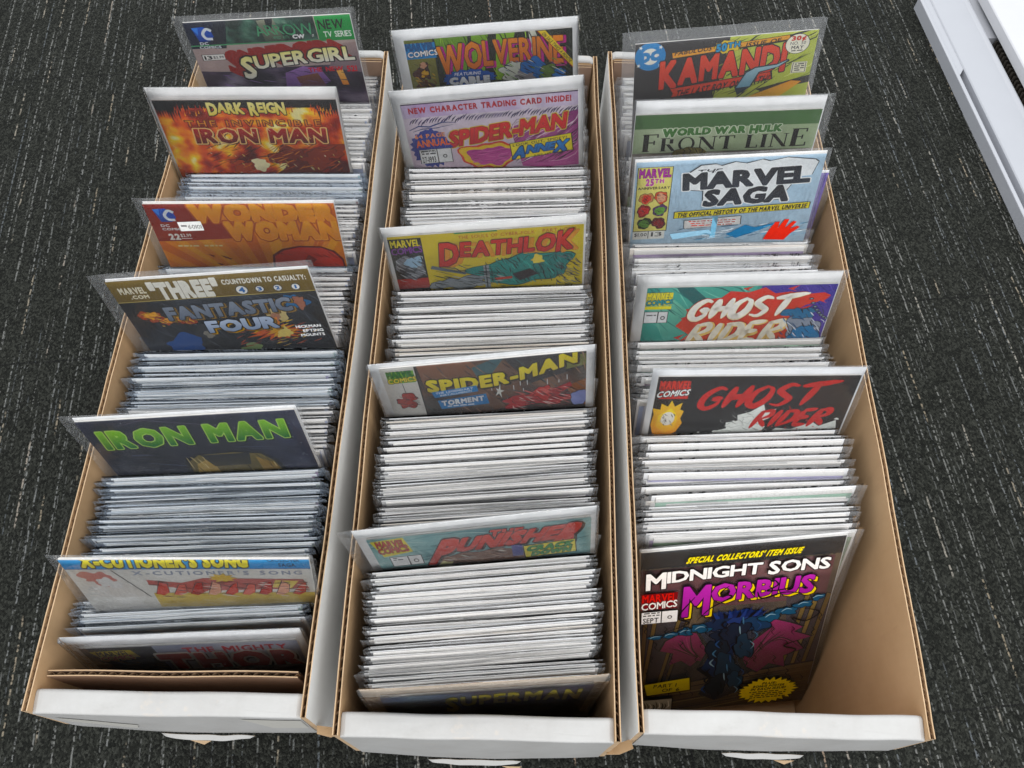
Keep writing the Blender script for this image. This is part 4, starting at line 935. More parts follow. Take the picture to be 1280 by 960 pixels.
def art_b5(W):   # teal cover, red italic title
    A = Art(W, 256, 12, 1.56); A.field(0, 0, 100, 256, [(0, '#4d8288'), (.5, '#6c9da0'), (1, '#9cc0bc')], .02, 13, 30, 40)
    A.lines(0, 0, 100, 70, 60, -6, 30, .8, ['#3d6c72', '#a8c6c2', '#5a8c90'])
    A.poly([(1, 3), (16, 1), (18, 20), (4, 24)], '#d8c83e'); badge_marvel(A, 2.5, 16.5, 3, 20, '#b8322c', '#c43a34', None, '#2a1a10'); price_box(A, 6, 21, 25, 38)
    A.blob(48, 42, 36, 15, '#7d5a48', .3, ink='#2a1a14', seed=8); A.blob(60, 40, 14, 10, '#6a4636', .4, seed=2); A.lines(26, 30, 74, 64, 70, 30, 12, .9, ['#2e1c16', '#a5806a', '#4a3026', '#dfe3d8']); A.burst(30, 44, 14, 9, 8, '#d6cf9a', .5, jit=.3)
    A.text('THE', 54, 68, 3.5, 10.5, '#c94840', bold=.07, ol=.7, olc='#2a1212', shear=.3)
    w = lambda x, y: (x, y - .085 * (x - 25) + 2.6)
    A.text('PUNISHER', 27, 92, 9, 27, '#cc4a40', c2='#b8362f', bold=.07, ol=1.0, olc='#3a1414', sh=[(1.4, 1.4, '#241416')], shear=.55, gap=.03, scale=[1.45, .8, .8, .8, .8, .8, .8, 1.25], warp=w)
    A.rect(63, 25, 68, 40, '#3a3f8a'); A.poly([(68, 27), (93, 24), (93.5, 42), (68.5, 44)], '#191408'); A.poly([(68.6, 27.8), (92.5, 24.8), (93, 41.4), (69, 43.2)], '#e2d23e'); A.text('CRACK', 70, 91, 28, 34, '#2f8a3c', bold=.055, shear=.25, warp=slope(80, .1), ol=.5, olc='#123a18'); A.text('DOWN', 72, 90, 36, 41, '#2f8a3c', bold=.055, shear=.25, warp=slope(80, .1), ol=.5, olc='#123a18')
    return A
def art_b6(W):   # dusky blue cover, yellow title
    A = Art(W, 256, 13, 3.00); A.field(0, 0, 100, 256, [(0, '#3f3a4c'), (.45, '#64586a'), (.75, '#6d7c94'), (1, '#a4b4bc')], .016, 17, 30, 40, contrast=1.2, bias=lambda u, v: .12 - .25 * abs(u - .1))
    A.rect(70, 0, 84, 2.2, '#3a3a40'); A.lines(0, 8, 100, 60, 50, 25, 20, .8, ['#3c3a48', '#5a5a66', '#2a2230'])
    w = lambda x, y: (x, y - .03 * (x - 60) - 2.2 * (1 - ((x - 62) / 34) ** 2))
    A.text('SUPERMAN', 30, 95, 7, 21, '#f0dc3c', c2='#dcc234', bold=.05, ol=.7, olc='#453a20', scale=[1.3, .85, .85, .85, .85, .85, .85, .9], gap=.1, warp=w)
    A.blob(56, 44, 40, 16, '#3a2c38', .3); A.blob(84, 50, 22, 18, '#4a3440', .3)
    return A
def art_c1(W):   # black and lime cover, red title
    A = Art(W, 256, 14, 0.83); A.rect(0, 0, 100, 256, '#241f1e'); A.poly([(52, 0), (100, 0), (100, 256), (40, 256), (46, 80), (50, 40)], '#b9c25a', '#a8b44c')
    A.lines(46, 0, 100, 90, 46, -35, 34, 1.6, ['#15130e', '#15130e', '#d6dc84', '#8a9640']); A.poly([(74, 8), (92, 0), (96, 0), (76, 12)], '#15130e'); A.poly([(70, 70), (100, 56), (100, 66), (74, 74)], '#1d150e'); A.poly([(60, 84), (90, 62), (96, 64), (80, 90)], '#e89a3a', '#f0c860')
    A.poly([(20, 14), (85, 3), (86, 9), (80, 12), (21, 22)], '#1a120a'); A.poly([(20.6, 14.4), (84.4, 3.8), (85, 8.6), (21.2, 21)], '#e8a23a'); k = slope(40, .17)
    A.text('FABULOUS', 22, 42, 11, 16.2, '#1a1208', bold=.03, shear=.2, warp=slope(32, .15)); A.text('ISSUE OF...', 61, 83, 7.5, 12.5, '#1a1208', bold=.03, shear=.2, warp=slope(72, .15))
    A.burst(51, 12, 13, 8.5, 10, '#e0c24a', .85, ink='#1a120a', jit=.05); A.text('50TH', 45, 57.5, 7.5, 16, '#3f9ac8', bold=.05, ol=.9, olc='#12202c', warp=slope(51, .15), scale=[1, 1, .7, .7])
    A.ell(8.5, 16.5, 14.5, 17.5, '#1583c4'); A.ell(8.5, 16.5, 8.2, 10.2, '#eceade')
    A.text('DC', 3.9, 13.2, 11.5, 21.5, '#1583c4', bold=.1, gap=.02, warp=lambda x, y: (x, y - (x - 8.5) * .3))
    for x, y in ((3, 5), (14, 5.5), (2.2, 27), (14.2, 28)): A.burst(x, y, 2.1, 2.6, 5, '#eef0ea', .42, jit=0)
    A.text('KAMANDI', 15, 84, 22, 52, '#e0492c', c2='#d63a24', bold=.055, ol=1.4, olc='#150c0a', scale=[1.05, .98, .95, .95, .95, 1, 1.05], warp=lambda x, y: (x, y - .17 * (x - 50) - 1.5), gap=.07)
    A.poly([(20, 60), (78, 47), (79, 58), (21, 73), (22, 67)], '#1a0f0c'); A.poly([(21, 60.6), (77, 48.2), (78, 57.2), (22, 71.4), (22.8, 66.6)], '#d8442c'); A.text('THE LAST BOY ON EARTH!', 24, 76, 58, 67, '#150c0a', bold=.03, shear=.25, warp=slope(50, .215), gap=.1, space=.35)
    A.poly([(58, 66), (63, 46), (68, 40), (80, 38), (86, 33), (87, 36), (81, 43), (71, 48), (67, 66), (60, 76)], '#1a2a34'); A.poly([(58.8, 66), (63.6, 47), (68.4, 41.6), (80, 39.6), (86, 34.4), (81, 42), (70.4, 46.8), (66.4, 65)], '#a9c8d2', '#6f9cb0')
    A.ell(89.5, 15, 11.5, 12.5, '#1a1a14'); A.ell(89.5, 15, 10.9, 11.9, '#eee9d6'); A.text('30¢', 86, 93.5, 5.5, 10.5, '#cf3a2a', bold=.05); A.text('NO. 50', 85.5, 94, 12.2, 16, '#222', bold=.0); A.text('MAY', 86.5, 93, 17.4, 21.4, '#222', bold=.02); A.small(86, 93.4, 22.8, 25, 1, '#222', 1)
    A.rect(88.5, 38, 97, 52, '#e8e4cc'); A.rect(89, 38.6, 96.5, 51.4, '#5c5a48'); A.rect(89.4, 39, 96.1, 51, '#e8e4cc'); A.small(90, 95.6, 40, 50.5, 4, '#3a382c')
    return A
def serif_front(A, x0, x1, y0, y1, c, rise):
    """roman capitals with thick and thin strokes and slab feet"""
    G = {'F': (.62, [((.14, 0), (.14, 1), .21), ((.14, .03), (.60, .03), .05), ((.14, .48), (.46, .48), .065)], [(.0, .3, 1), (.0, .14, 0)], [(.58, 0, .2), (.46, .36, .6)]),
         'R': (.72, [((.14, 0), (.14, 1), .19), ((.14, .03), (.42, .03), .05), ((.52, .1), (.52, .42), .17), ((.14, .5), (.44, .5), .05), ((.36, .5), (.66, 1), .18)], [(.0, .3, 1), (.0, .14, 0), (.58, .76, 1)], []),
         'O': (.85, 'O', [], []),
         'N': (.9, [((.12, 0), (.12, 1), .06), ((.12, 0), (.78, 1), .20), ((.78, 0), (.78, 1), .06)], [(.0, .24, 1), (.0, .2, 0), (.66, .9, 0)], []),
         'T': (.74, [((.37, 0), (.37, 1), .20), ((.0, .03), (.74, .03), .065)], [(.22, .52, 1)], [(.01, 0, .2), (.72, 0, .2)]),
         'L': (.6, [((.14, 0), (.14, 1), .20), ((.14, .97), (.58, .97), .065)], [(.0, .3, 0), (.0, .14, 1)], [(.57, .78, 1)]),
         'I': (.3, [((.15, 0), (.15, 1), .20)], [(.0, .3, 0), (.0, .3, 1)], []),
         'E': (.64, [((.14, 0), (.14, 1), .21), ((.14, .03), (.58, .03), .05), ((.14, .48), (.44, .48), .05), ((.14, .97), (.6, .97), .065)], [(.0, .14, 0), (.0, .14, 1)], [(.57, 0, .2), (.6, .78, 1), (.44, .37, .6)])}
    txt = 'FRONT LINE'; sc = [1.32] + [1] * 8 + [1.32]
    tot = sum((.45 if ch == ' ' else G[ch][0] * (s_ ** .8) + .12) for ch, s_ in zip(txt, sc)); k = (x1 - x0) / tot; x = x0; a = A.aspect()
    for ch, s_ in zip(txt, sc):
        if ch == ' ': x += .45 * k; continue
        w, st, feet, beaks = G[ch]; h = (y1 - y0) * s_; kk = k * s_ ** .8; yt = y1 - h
        yy = lambda u, v: yt + v * h - rise * (x + u * kk - x0)
        if st == 'O':
            n = 26; P = []; Q = []
            for i in range(n + 1):
                t = 2 * math.pi * i / n; P.append((x + (.42 + .40 * math.cos(t)) * kk, yy(.42, .5 + .52 * math.sin(t)))); Q.append((x + (.42 + .27 * math.cos(t)) * kk, yy(.42, .5 + .47 * math.sin(t))))
            m_ = len(P); A._add(P + Q, [(i, i + 1, m_ + i + 1, m_ + i) for i in range(n)], c)
        else:
            for (p, q, t) in st:
                if abs(p[1] - q[1]) < .01: A.poly([(x + p[0] * kk, yy(p[0], p[1] - t / 2)), (x + q[0] * kk, yy(q[0], q[1] - t / 2)), (x + q[0] * kk, yy(q[0], q[1] + t / 2)), (x + p[0] * kk, yy(p[0], p[1] + t / 2))], c)
                else: A.poly([(x + (p[0] - t / 2) * kk, yy(p[0], p[1])), (x + (p[0] + t / 2) * kk, yy(p[0], p[1])), (x + (q[0] + t / 2) * kk, yy(q[0], q[1])), (x + (q[0] - t / 2) * kk, yy(q[0], q[1]))], c)
                A.k -= 1
            for (u0, u1, v) in feet:
                b = .045; A.poly([(x + u0 * kk, yy(u0, v)), (x + u1 * kk, yy(u1, v)), (x + u1 * kk, yy(u1, v + (b if v < .5 else -b))), (x + u0 * kk, yy(u0, v + (b if v < .5 else -b)))], c); A.k -= 1
            for (u, v0, v1) in beaks:
                A.poly([(x + (u - .03) * kk, yy(u, v0)), (x + (u + .03) * kk, yy(u, v0)), (x + (u + .03) * kk, yy(u, v1)), (x + (u - .03) * kk, yy(u, v1))], c); A.k -= 1
        x += (w * s_ ** .8 + .12) * k
    A.k += 1
def art_c2(W):   # green band and dark roman title
    A = Art(W, 256, 15, 0.84); A.field(0, 0, 100, 256, [(0, '#8a9c78'), (.5, '#a9b896'), (1, '#ccd4bc')], .014, 19, 30, 40, contrast=.9)
    A.rect(0, 0, 100, 18, '#47683c', '#4f7044'); A.field(0, 50, 100, 110, [(0, '#5c5450'), (.5, '#7d746c'), (1, '#a8a296')], .03, 5, 24, 16)
    A.text('WORLD WAR HULK', 16, 80, 18.6, 27, '#4c7a40', bold=.075, ol=.9, olc='#d3dcc4', gap=.04, scale=[1.1] + [.95] * 9 + [1.1] + [.95] * 3, space=.3, warp=slope(48, .02))
    serif_front(A, 5, 97, 30.5, 48, '#17130f', .015); A.rect(3, 49.5, 98, 50.2, '#6c7a5c')
    A.blob(32, 52, 14, 9, '#6e6538', .2, ink='#1c180c', seed=21); A.poly([(20, 62), (29, 52), (34, 58), (26, 70)], '#6b6466', '#4a4648')
    for i in range(4): A.stroke([(27 + i * 3.4, 43), (29 + i * 3.4, 48), (28 + i * 3.4, 55)], 1.0, '#2a2512')
    A.lines(25, 44, 41, 60, 26, 60, 6, .7, ['#2a2512', '#94894c', '#4c4526'])
    return A
def art_c3(W):   # pale blue cover, black block title, yellow strip
    A = Art(W, 256, 16, 0.86); A.rect(0, 0, 100, 256, '#b3cde0', '#bcd4e4'); A.rect(0, 0, 100, .8, '#e8eef2')
    A.rect(1, 7, 20, 92, '#1c1c14'); A.rect(1.4, 7.5, 19.6, 91, '#e6dc84'); A.text('MARVEL', 2.2, 19, 10, 19.5, '#b03aa0', bold=.05, ol=.5, olc='#5c1c54'); A.text('25TH', 6, 15.5, 22, 30, '#c454a8', bold=.06, ol=.4, olc='#f0ecc0', scale=[1, 1, .65, .65]); A.text('ANNIVERSARY', 2, 19.2, 32, 35, '#1c1c14', bold=.03, gap=.1)
    for x, y, c_, d in ((7, 47, '#d84030', '#c9905c'), (15, 46, '#e0a888', '#d0522c'), (6, 63, '#c83030', '#8a2020'), (15, 63, '#6aa045', '#5a3a6a'), (7, 80, '#5c8a3c', '#233018'), (15, 80, '#8a2a2c', '#5c1c1c')):
        A.blob(x, y, 6, 7.5, d, .2, ink='#181410', iw=.5); A.blob(x, y + .5, 4.4, 5.6, c_, .2); A.lines(x - 2.4, y - 4, x + 2.4, y + 5, 8, 40, 4, .6, ['#2a1812', '#181410'])
    A.rect(1, 91, 19, 102, '#e6e6e0'); A.text('$1.00', 2, 9, 93.2, 97.6, '#222', bold=.01); A.text('13', 11.5, 17.5, 92.5, 98.5, '#222', bold=.0); A.rect(9.6, 91, 10, 101, '#222')
    top = [(26, 19), (34, 6.5), (42, 5.5), (45, 8), (52, 4), (58, 6.5), (67, 2.5), (71, 5), (80, 1.5), (95, 5.5), (97, 8.5), (95, 25), (88, 26), (80, 56), (38, 60), (37, 40), (28, 38)]
    A.poly(top, '#23262c'); A.poly([(x + (.5 if x < 60 else -.5), y + (.8 if y < 30 else -.8)) for x, y in top], '#eef1f2')
    k = slope(62, .05)
    A.text('THE', 32.5, 45, 11.2, 15.8, '#1a1d24', bold=.03, shear=.35, warp=k)
    for e in ((.9, '#f4f6f6'), (0, None)):
        ol = dict(ol=1.1, olc='#f4f6f6') if e[1] else {}
        A.text('MARVEL', 27, 93.5, 16, 35, '#16181f', c2='#272c36', bold=.06, gap=.0, shear=-.08, warp=k, **ol); A.text('SAGA', 39, 84, 39, 58, '#16181f', c2='#272c36', bold=.06, gap=.0, shear=.06, warp=k, **ol)
    A.poly([(23, 66), (98, 60.5), (98, 69.5), (23, 75)], '#1c1a0c'); A.poly([(23.4, 66.5), (97.6, 61.1), (97.6, 69), (23.4, 74.4)], '#efdc35'); A.text('THE OFFICIAL HISTORY OF THE MARVEL UNIVERSE', 25, 96, 65.6, 70.8, '#17150a', bold=.05, gap=.09, space=.32, warp=slope(60, .072), shear=.12)
    A.poly([(29, 78), (61, 75), (61.5, 87), (29.5, 90)], '#2a2a2c'); A.poly([(29.4, 78.5), (60.6, 75.6), (61, 86.5), (29.8, 89.4)], '#f1efec')
    for i, tx in enumerate(('FEATURING THE COMPLETE', 'ORIGINS OF A NEW HERO', 'AND MUCH MORE')): A.small(31 + i, 59 - i, 79.2 + i * 3, 81.6 + i * 3, 1, '#c8453c', .95)
    A.rect(45, 74, 48, 104, '#7fb2cc'); A.poly([(22, 96), (44, 92), (46, 98), (24, 104)], '#9cc4da'); A.poly([(54, 100), (64, 88), (70, 92), (84, 86), (72, 97), (60, 106)], '#3a6f96'); A.lines(24, 88, 100, 106, 44, -10, 14, .7, ['#274a68', '#6fa4c2', '#e6eef2'])
    A.poly([(76, 110), (78, 98), (81, 86), (83.5, 86), (83, 95), (86, 83), (88.5, 83), (87, 95), (91, 86), (93, 87), (90, 97), (94, 93), (95.5, 95), (91, 103), (88, 112)], '#d8443a', '#c8362e')
    return A
def art_c4(W):   # teal and violet, white flame lettering
    A = Art(W, 256, 17, 0.91); A.rect(0, 0, 100, 256, '#3c9a90', '#2f8a84'); A.poly([(8, 0), (58, 0), (50, 60), (40, 100), (0, 100), (0, 30)], '#57ab9a', '#349084'); A.poly([(60, 0), (100, 0), (100, 100), (70, 100), (58, 40)], '#4a3f96', '#5a4aa4'); A.poly([(14, 0), (24, 0), (46, 40), (42, 52)], '#23605f'); A.poly([(0, 20), (12, 10), (40, 60), (20, 96)], '#7cc2a8', '#3c9a90')
    A.lines(0, 0, 56, 90, 46, 50, 34, 1.0, ['#1f5a58', '#7cc8b4', '#2a7470']); A.lines(62, 0, 100, 90, 24, 50, 26, .9, ['#2e2670', '#6a5cb8'])
    A.poly([(18, 50), (24, 34), (22, 28), (30, 26), (32, 16), (40, 14), (44, 6), (54, 8), (62, 2), (68, 10), (76, 8), (84, 12), (94, 10), (98, 14), (92, 22), (86, 26), (80, 36), (78, 48), (82, 62), (78, 82), (74, 100), (18, 100), (26, 84), (20, 74), (26, 62)], '#d8301f', '#e8562a')
    for x, y in ((20, 40), (18, 66), (84, 30), (92, 20), (74, 4), (50, 3)): A.poly([(x, y), (x + 6, y - 5), (x + 3, y + 1), (x + 5, y + 4)], '#d8301f')
    A.rect(0, 6, 14, 22, '#e8d832'); A.text('MARVEL', .6, 13.4, 6.5, 14, '#eadc34', bold=.06, ol=.6, olc='#2a5c50'); A.text('COMICS', .4, 14.2, 15.4, 21, '#3f9aa0', bold=.03, ol=.5, olc='#1c4a4c', warp=slope(7, .12)); A.rect(0, 23, 14, 27, '#efe23a')
    price_box(A, 0, 13, 30, 45)
    brush(A, 'GHOST', 24, 78, 17, 42, 7.6, '#fff1c8', .22, .09, '#b02418', 2.0); brush(A, 'RIDER', 25, 76, 48, 80, 8.0, '#ffd98a', .25, .05, '#b02418', 2.0)
    brush(A, 'GHOST', 24, 78, 16.6, 41, 6.2, '#fffaf0', .22, .09); brush(A, 'RIDER', 25, 76, 47.6, 74, 6.2, '#fff6e2', .25, .05)
    A.blob(88, 56, 15, 22, '#8f98a8', .3, ink='#12141c', seed=31); A.blob(90, 64, 12, 12, '#2f7fb4', .3, ink='#0e1624', seed=8); A.blob(84, 36, 12, 8, '#2a6f9a', .5, ink='#0e1624'); A.lines(76, 30, 99, 78, 70, 50, 9, 1.0, ['#12141c', '#d8dee6', '#1c4a74', '#2a2f3c'])
    for i in range(8): A.ell(88 + i * 1.6, 22 + i * 3.4 - (i - 4) ** 2 * .3, 2.2, 1.5, '#20222c', 12); A.ell(88 + i * 1.6, 22 + i * 3.4 - (i - 4) ** 2 * .3, 1.2, .7, '#8fa0b4', 10)
    return A
def art_c5(W):   # black cover, red brush lettering, white smoke
    A = Art(W, 256, 18, 0.93); A.rect(0, 0, 100, 256, '#0f0c0c'); A.field(60, 0, 100, 90, [(0, '#0f0c0c'), (.6, '#17110f'), (1, '#2b1d18')], .015, 3, 12, 12)
    A.rect(2, 6, 16.5, 28, '#c8271f'); A.text('MARVEL', 1.6, 16.6, 6, 15, '#d43a2c', bold=.07, ol=.9, olc='#0f0c0c'); A.text('COMICS', .6, 16.4, 17.6, 24.6, '#f2f2f0', bold=.03, ol=.8, olc='#0f0c0c', warp=slope(8, .18), shear=.2)
    A.poly([(.4, 62), (1, 48), (0, 40), (4, 42), (4, 34), (7.5, 38), (9, 30), (11, 38), (14.5, 33), (14, 42), (16, 44), (15, 54), (16.4, 60), (14, 72), (8, 80), (2, 74)], '#f2c81c', '#ef8f1f'); A.poly([(3, 64), (3.5, 50), (7, 44), (9.5, 40), (12, 46), (13.6, 54), (13, 68), (8, 74)], '#f9e04a', '#f4a82c')
    A.ell(8.6, 54, 5.8, 9, '#e9e4d8'); A.lines(5, 47, 12, 64, 18, 60, 5, .7, ['#5a5048', '#b8b0a2', '#8a8278'])
    A.poly([(36, 80), (34, 72), (40, 68), (39, 60), (45, 58), (44, 50), (50, 46), (56, 36), (58, 46), (63, 42), (61, 54), (56, 60), (60, 66), (58, 76), (64, 80)], '#dfe2dc', '#eceee8'); A.poly([(60, 80), (66, 68), (74, 70), (84, 60), (88, 66), (96, 58), (99, 80)], '#dfe2dc')
    for x, y, r_ in ((44, 62, 6), (50, 56, 5), (38, 74, 6), (70, 74, 4), (22, 76, 1.5), (26, 73, 1), (96, 56, 1.6)): A.blob(x, y, r_, r_ * .8, '#e6e8e2', .4, ink='#8a8c86', iw=.4)
    A.lines(36, 44, 62, 78, 16, 40, 8, .6, ['#9a9c96', '#6a6c68'], .5)
    brush(A, 'GHOST', 22, 82, 14, 41, 7.0, '#c8302c', .25, .10); brush(A, 'RIDER', 52, 90, 44, 66, 5.6, '#c8302c', .3, .06)
    for _ in range(26): x, y = A.r.uniform(56, 92), A.r.uniform(38, 74); A.blob(x, y, .8, .6, '#c8302c', .4, 8); A.k -= 1
    A.k += 1
    return A
def art_c6(W):   # whole front cover: maroon and brown night scene
    A = Art(W, 258, 19); A.field(0, 0, 100, 258, [(0, '#2e2620'), (.45, '#4c4036'), (.7, '#6d5c48'), (1, '#927c58')], .014, 23, 40, 60, contrast=1.1)
    A.rect(0, 0, 100, 22, '#100d0c')
    for i in range(40): x = i * 2.5; A.poly([(x - .3, 21), (x + 2.8, 21), (x + 1, 22 + 7 * abs(noise.noise((i * .6, 3, 0))))], '#100d0c'); A.k -= 1
    A.k += 1
    A.field(0, 24, 97, 84, [(0, '#5c3438'), (.5, '#7c4c50'), (1, '#9c7272')], .02, 6, 24, 16)
    # window posts either side
    A.poly([(0, 98), (26, 90), (16, 176), (0, 232)], '#4a4048'); A.poly([(76, 70), (100, 84), (100, 196), (84, 190)], '#4a4048')
    for x0, x1, q in ((2, 0, '#94793a'), (7, 1, '#b0934a'), (20, 9, '#94793a'), (25, 13, '#6e5628')): A.poly([(x0, 98), (x0 + 3, 97), (x1 + 3, 226), (x1, 230)], '#17110c'); A.poly([(x0 + .5, 98.5), (x0 + 2.5, 97.8), (x1 + 2.4, 222), (x1 + .5, 226)], q)
    for x0, x1, q in ((86, 80, '#94793a'), (91, 86, '#b0934a'), (97, 92, '#8a6e34')): A.poly([(x0, 76), (x0 + 3.4, 78), (x1 + 3, 200), (x1, 200)], '#17110c'); A.poly([(x0 + .6, 77), (x0 + 2.8, 79), (x1 + 2.4, 199), (x1 + .6, 199)], q)
    # broken stone ledge
    A.poly([(0, 216), (18, 208), (40, 200), (100, 184), (100, 258), (0, 258)], '#15100c'); A.poly([(0, 219), (18, 211), (40, 203), (100, 187), (100, 258), (0, 258)], '#8f7846', '#5e4c2a')
    for k in range(9):
        y = 206 + k * 6.2; A.stroke(smooth_pts([(0, y + 16), (30, y + 8 + 3 * (k % 2)), (64, y - 2), (100, y - 12)], 6), 1.4, ['#2a2014', '#b09a62', '#4a3a20'][k % 3])
    for k in range(14): x = 3 + k * 7; y = 214 + (k * 37) % 34 - x * .12; A.stroke([(x, y), (x + 2, y + 6), (x + 1, y + 11)], 1.2, '#2a2014')
    # two torn magenta cloths hung behind a heap of midnight-blue smoke
    for pts in ([(14, 130), (24, 117), (36, 122), (41, 150), (43, 178), (34, 168), (30, 178), (24, 166), (17, 172), (19, 152), (11, 146)], [(55, 152), (62, 126), (70, 106), (82, 116), (90, 124), (85, 131), (96, 142), (88, 148), (93, 162), (82, 172), (84, 192), (74, 184), (68, 198), (60, 186), (53, 204)]):
        A.poly([(x, y) for x, y in pts], '#1c0a16'); cx = sum(q[0] for q in pts) / len(pts); cy = sum(q[1] for q in pts) / len(pts)
        A.poly([(cx + (x - cx) * .93, cy + (y - cy) * .95) for x, y in pts], '#cc3c8c', '#96286c')
    for k in range(9): A.stroke(smooth_pts([(60 + k * .6, 190 - k * 3), (66 + k * 1.4, 156 - k * 2), (73 + k * 2.2, 120 + k * 5)], 6), 1.7, ['#4a1234', '#d8589c', '#5c1640'][k % 3])
    for k in range(6): A.stroke(smooth_pts([(38 - k * 1.0, 172 - k * 2), (30 - k * 1.4, 148), (28 - k * 2.2, 122 + k * 4)], 6), 1.5, ['#4a1234', '#d8589c', '#5c1640'][k % 3])
    A.poly([(30, 116), (36, 100), (46, 90), (58, 94), (68, 108), (72, 122), (63, 142), (59, 172), (64, 196), (56, 206), (62, 226), (46, 242), (36, 228), (41, 200), (33, 182), (38, 152)], '#0c0e14'); A.poly([(32, 117), (38, 102), (47, 93), (57, 97), (66, 110), (69, 122), (60, 142), (56, 172), (61, 195), (53, 206), (58, 224), (46, 238), (38, 226), (44, 200), (36, 182), (41, 152)], '#27355c', '#17242e')
    # the heap of smoke: lobes with inked rims, wisps drifting off to both sides
    for x, y, rx, ry, q, sd in ((52, 100, 17, 12, '#2c3c6c', 3), (42, 108, 11, 10, '#1c2a44', 5), (62, 114, 12, 13, '#223a58', 8), (50, 128, 15, 17, '#1a2436', 12), (58, 150, 9, 18, '#203446', 15), (44, 152, 9, 20, '#18222e', 18), (50, 182, 11, 22, '#1d3040', 22), (46, 214, 10, 18, '#161f28', 27), (56, 206, 7, 14, '#22384a', 31)):
        A.blob(x, y, rx, ry, q, .35, seed=sd, ink='#090b10', iw=1.1)
    for x, y, rx, ry, sd in ((33, 114, 9, 6, 2), (25, 117, 7, 5, 6), (17, 120, 6, 4, 9), (9, 122, 5, 3.4, 13), (70, 104, 9, 7, 17), (78, 97, 8, 6, 21), (86, 89, 7, 5, 25), (93, 80, 5, 4, 29)):
        A.blob(x, y, rx, ry, '#27506c', .4, seed=sd, ink='#0b1016', iw=1.0); A.stroke(smooth_pts([(x - 3, y + .5), (x - .5, y - ry * .55), (x + 2.6, y - ry * .3)], 5), 1.0, '#9ab6c2')
    for k in range(26): x = 38 + (k * 17) % 26; y = 94 + k * 5.1; A.stroke(smooth_pts([(x, y), (x + 2.4 - (k % 3) * 2, y + 6), (x + 1, y + 13)], 5), 1.0 + .4 * (k % 3), ['#090b10', '#4a6f8c', '#090b10', '#35507c', '#7e9aa8'][k % 5])
    for k in range(12): x = 40 + k * 2.1; A.poly([(x - 1.6, 100), (x + 1.6, 99), (x + (k - 5.5) * .9, 83 + (k * 13) % 8)], ['#0b0e18', '#2c3c72', '#1c2850'][k % 3])
    for k in range(34):      # scratchy ink over the walls
        x = (k * 29) % 96 + 2; y = 100 + (k * 53) % 92; A.stroke(smooth_pts([(x, y), (x + 1.8, y + 5), (x + .6, y + 9), (x + 2.6, y + 15)], 4), .9, '#120d0b')
    # lettering
    A.text("SPECIAL COLLECTORS' ITEM ISSUE", 22, 78, 6.5, 13.5, '#ead62e', bold=.05, shear=.3, gap=.1, space=.35, warp=slope(50, .02))
    A.text('MIDNIGHT SONS', 3, 94, 24, 39, '#f2efeb', bold=.03, ol=1.0, olc='#140e10', scale=[1.4] + [.95] * 8 + [1.1] + [.95] * 3, gap=.04, space=.22, warp=lambda x, y: (x, y - .03 * (x - 50) - 2 * (1 - ((x - 48) / 46) ** 2)))
    A.text('MORBIUS', 22.5, 88, 47, 70, '#e6c82e', bold=.035, ol=1.2, olc='#241a10', scale=[1.75, 1, .98, .95, .95, .98, 1], warp=lambda x, y: (x + 1.6, y + 3 - .05 * (x - 50)), gap=.04)
    A.text('MORBIUS', 22.5, 88, 47, 70, '#b848a8', c2='#9c3892', bold=.035, ol=1.0, olc='#2a0f2a', scale=[1.75, 1, .98, .95, .95, .98, 1], warp=lambda x, y: (x, y - .05 * (x - 50)), gap=.05)
    for pts in ([(45, 50), (41, 60), (47, 66), (37, 80), (30, 98)], [(66, 44), (70, 54), (65, 62), (76, 60), (78, 48)], [(60, 62), (63, 72), (74, 66), (84, 70)], [(28, 62), (20, 90), (26, 100), (14, 112)], [(86, 92), (95, 100), (89, 112), (81, 106), (88, 122)], [(88, 142), (80, 150), (87, 158), (82, 166)]): A.stroke(smooth_pts(pts, 6), 2.0, '#140e10')
    badge_marvel(A, .5, 19, 52, 75, '#d2302e', '#ece8e4', '#7a2428', '#1c0f10'); price_box(A, .5, 20, 78, 96, 'SEPT')
    A.poly([(3, 197), (30, 190), (31, 214), (5, 219)], '#241c0a'); A.poly([(3.8, 198), (29.3, 191.3), (30.2, 213), (5.6, 217.8)], '#c4b23a', '#a8962e'); A.text('PART 1', 9, 22, 199, 205, '#1c150a', bold=.02, shear=.1); A.text('OF 6', 14, 24, 207.5, 213, '#1c150a', bold=.02, shear=.1)
    A.rect(2, 226, 21, 254, '#1c1a16'); A.rect(2.8, 227, 20.2, 253, '#a09a8a', '#7c7668')
    for k in range(9): A.stroke(smooth_pts([(3.5 + k * 1.7, 251 - (k % 3) * 4), (5 + k * 1.7, 240), (3.6 + k * 1.8, 229 + (k % 4) * 2)], 5), 1.4, ['#2a2620', '#4c463a', '#d4cebe'][k % 3])
    A.burst(76, 226, 30, 23, 26, '#ecd02e', .82, ink='#241a08', jit=.06)
    for i, (tx, hw) in enumerate((('PLUS:', 4), ('BONUS POSTER', 9), ('IN EACH ISSUE!', 10))): A.text(tx, 76 - hw, 76 + hw, 211 + i * 5, 214.6 + i * 5, '#1c150a', bold=.04, shear=.2)
    A.small(65, 87, 227, 241, 4, '#4a3c14', .9)
    return A
def art_c7(W):   # violet striped cover mostly hidden
    A = Art(W, 256, 20); A.rect(0, 0, 100, 256, '#8f7fc0', '#7a68b0')
    for i in range(12): A.rect(60 + i * 3.4, 0, 61.4 + i * 3.4, 256, '#5c479c')
    return A
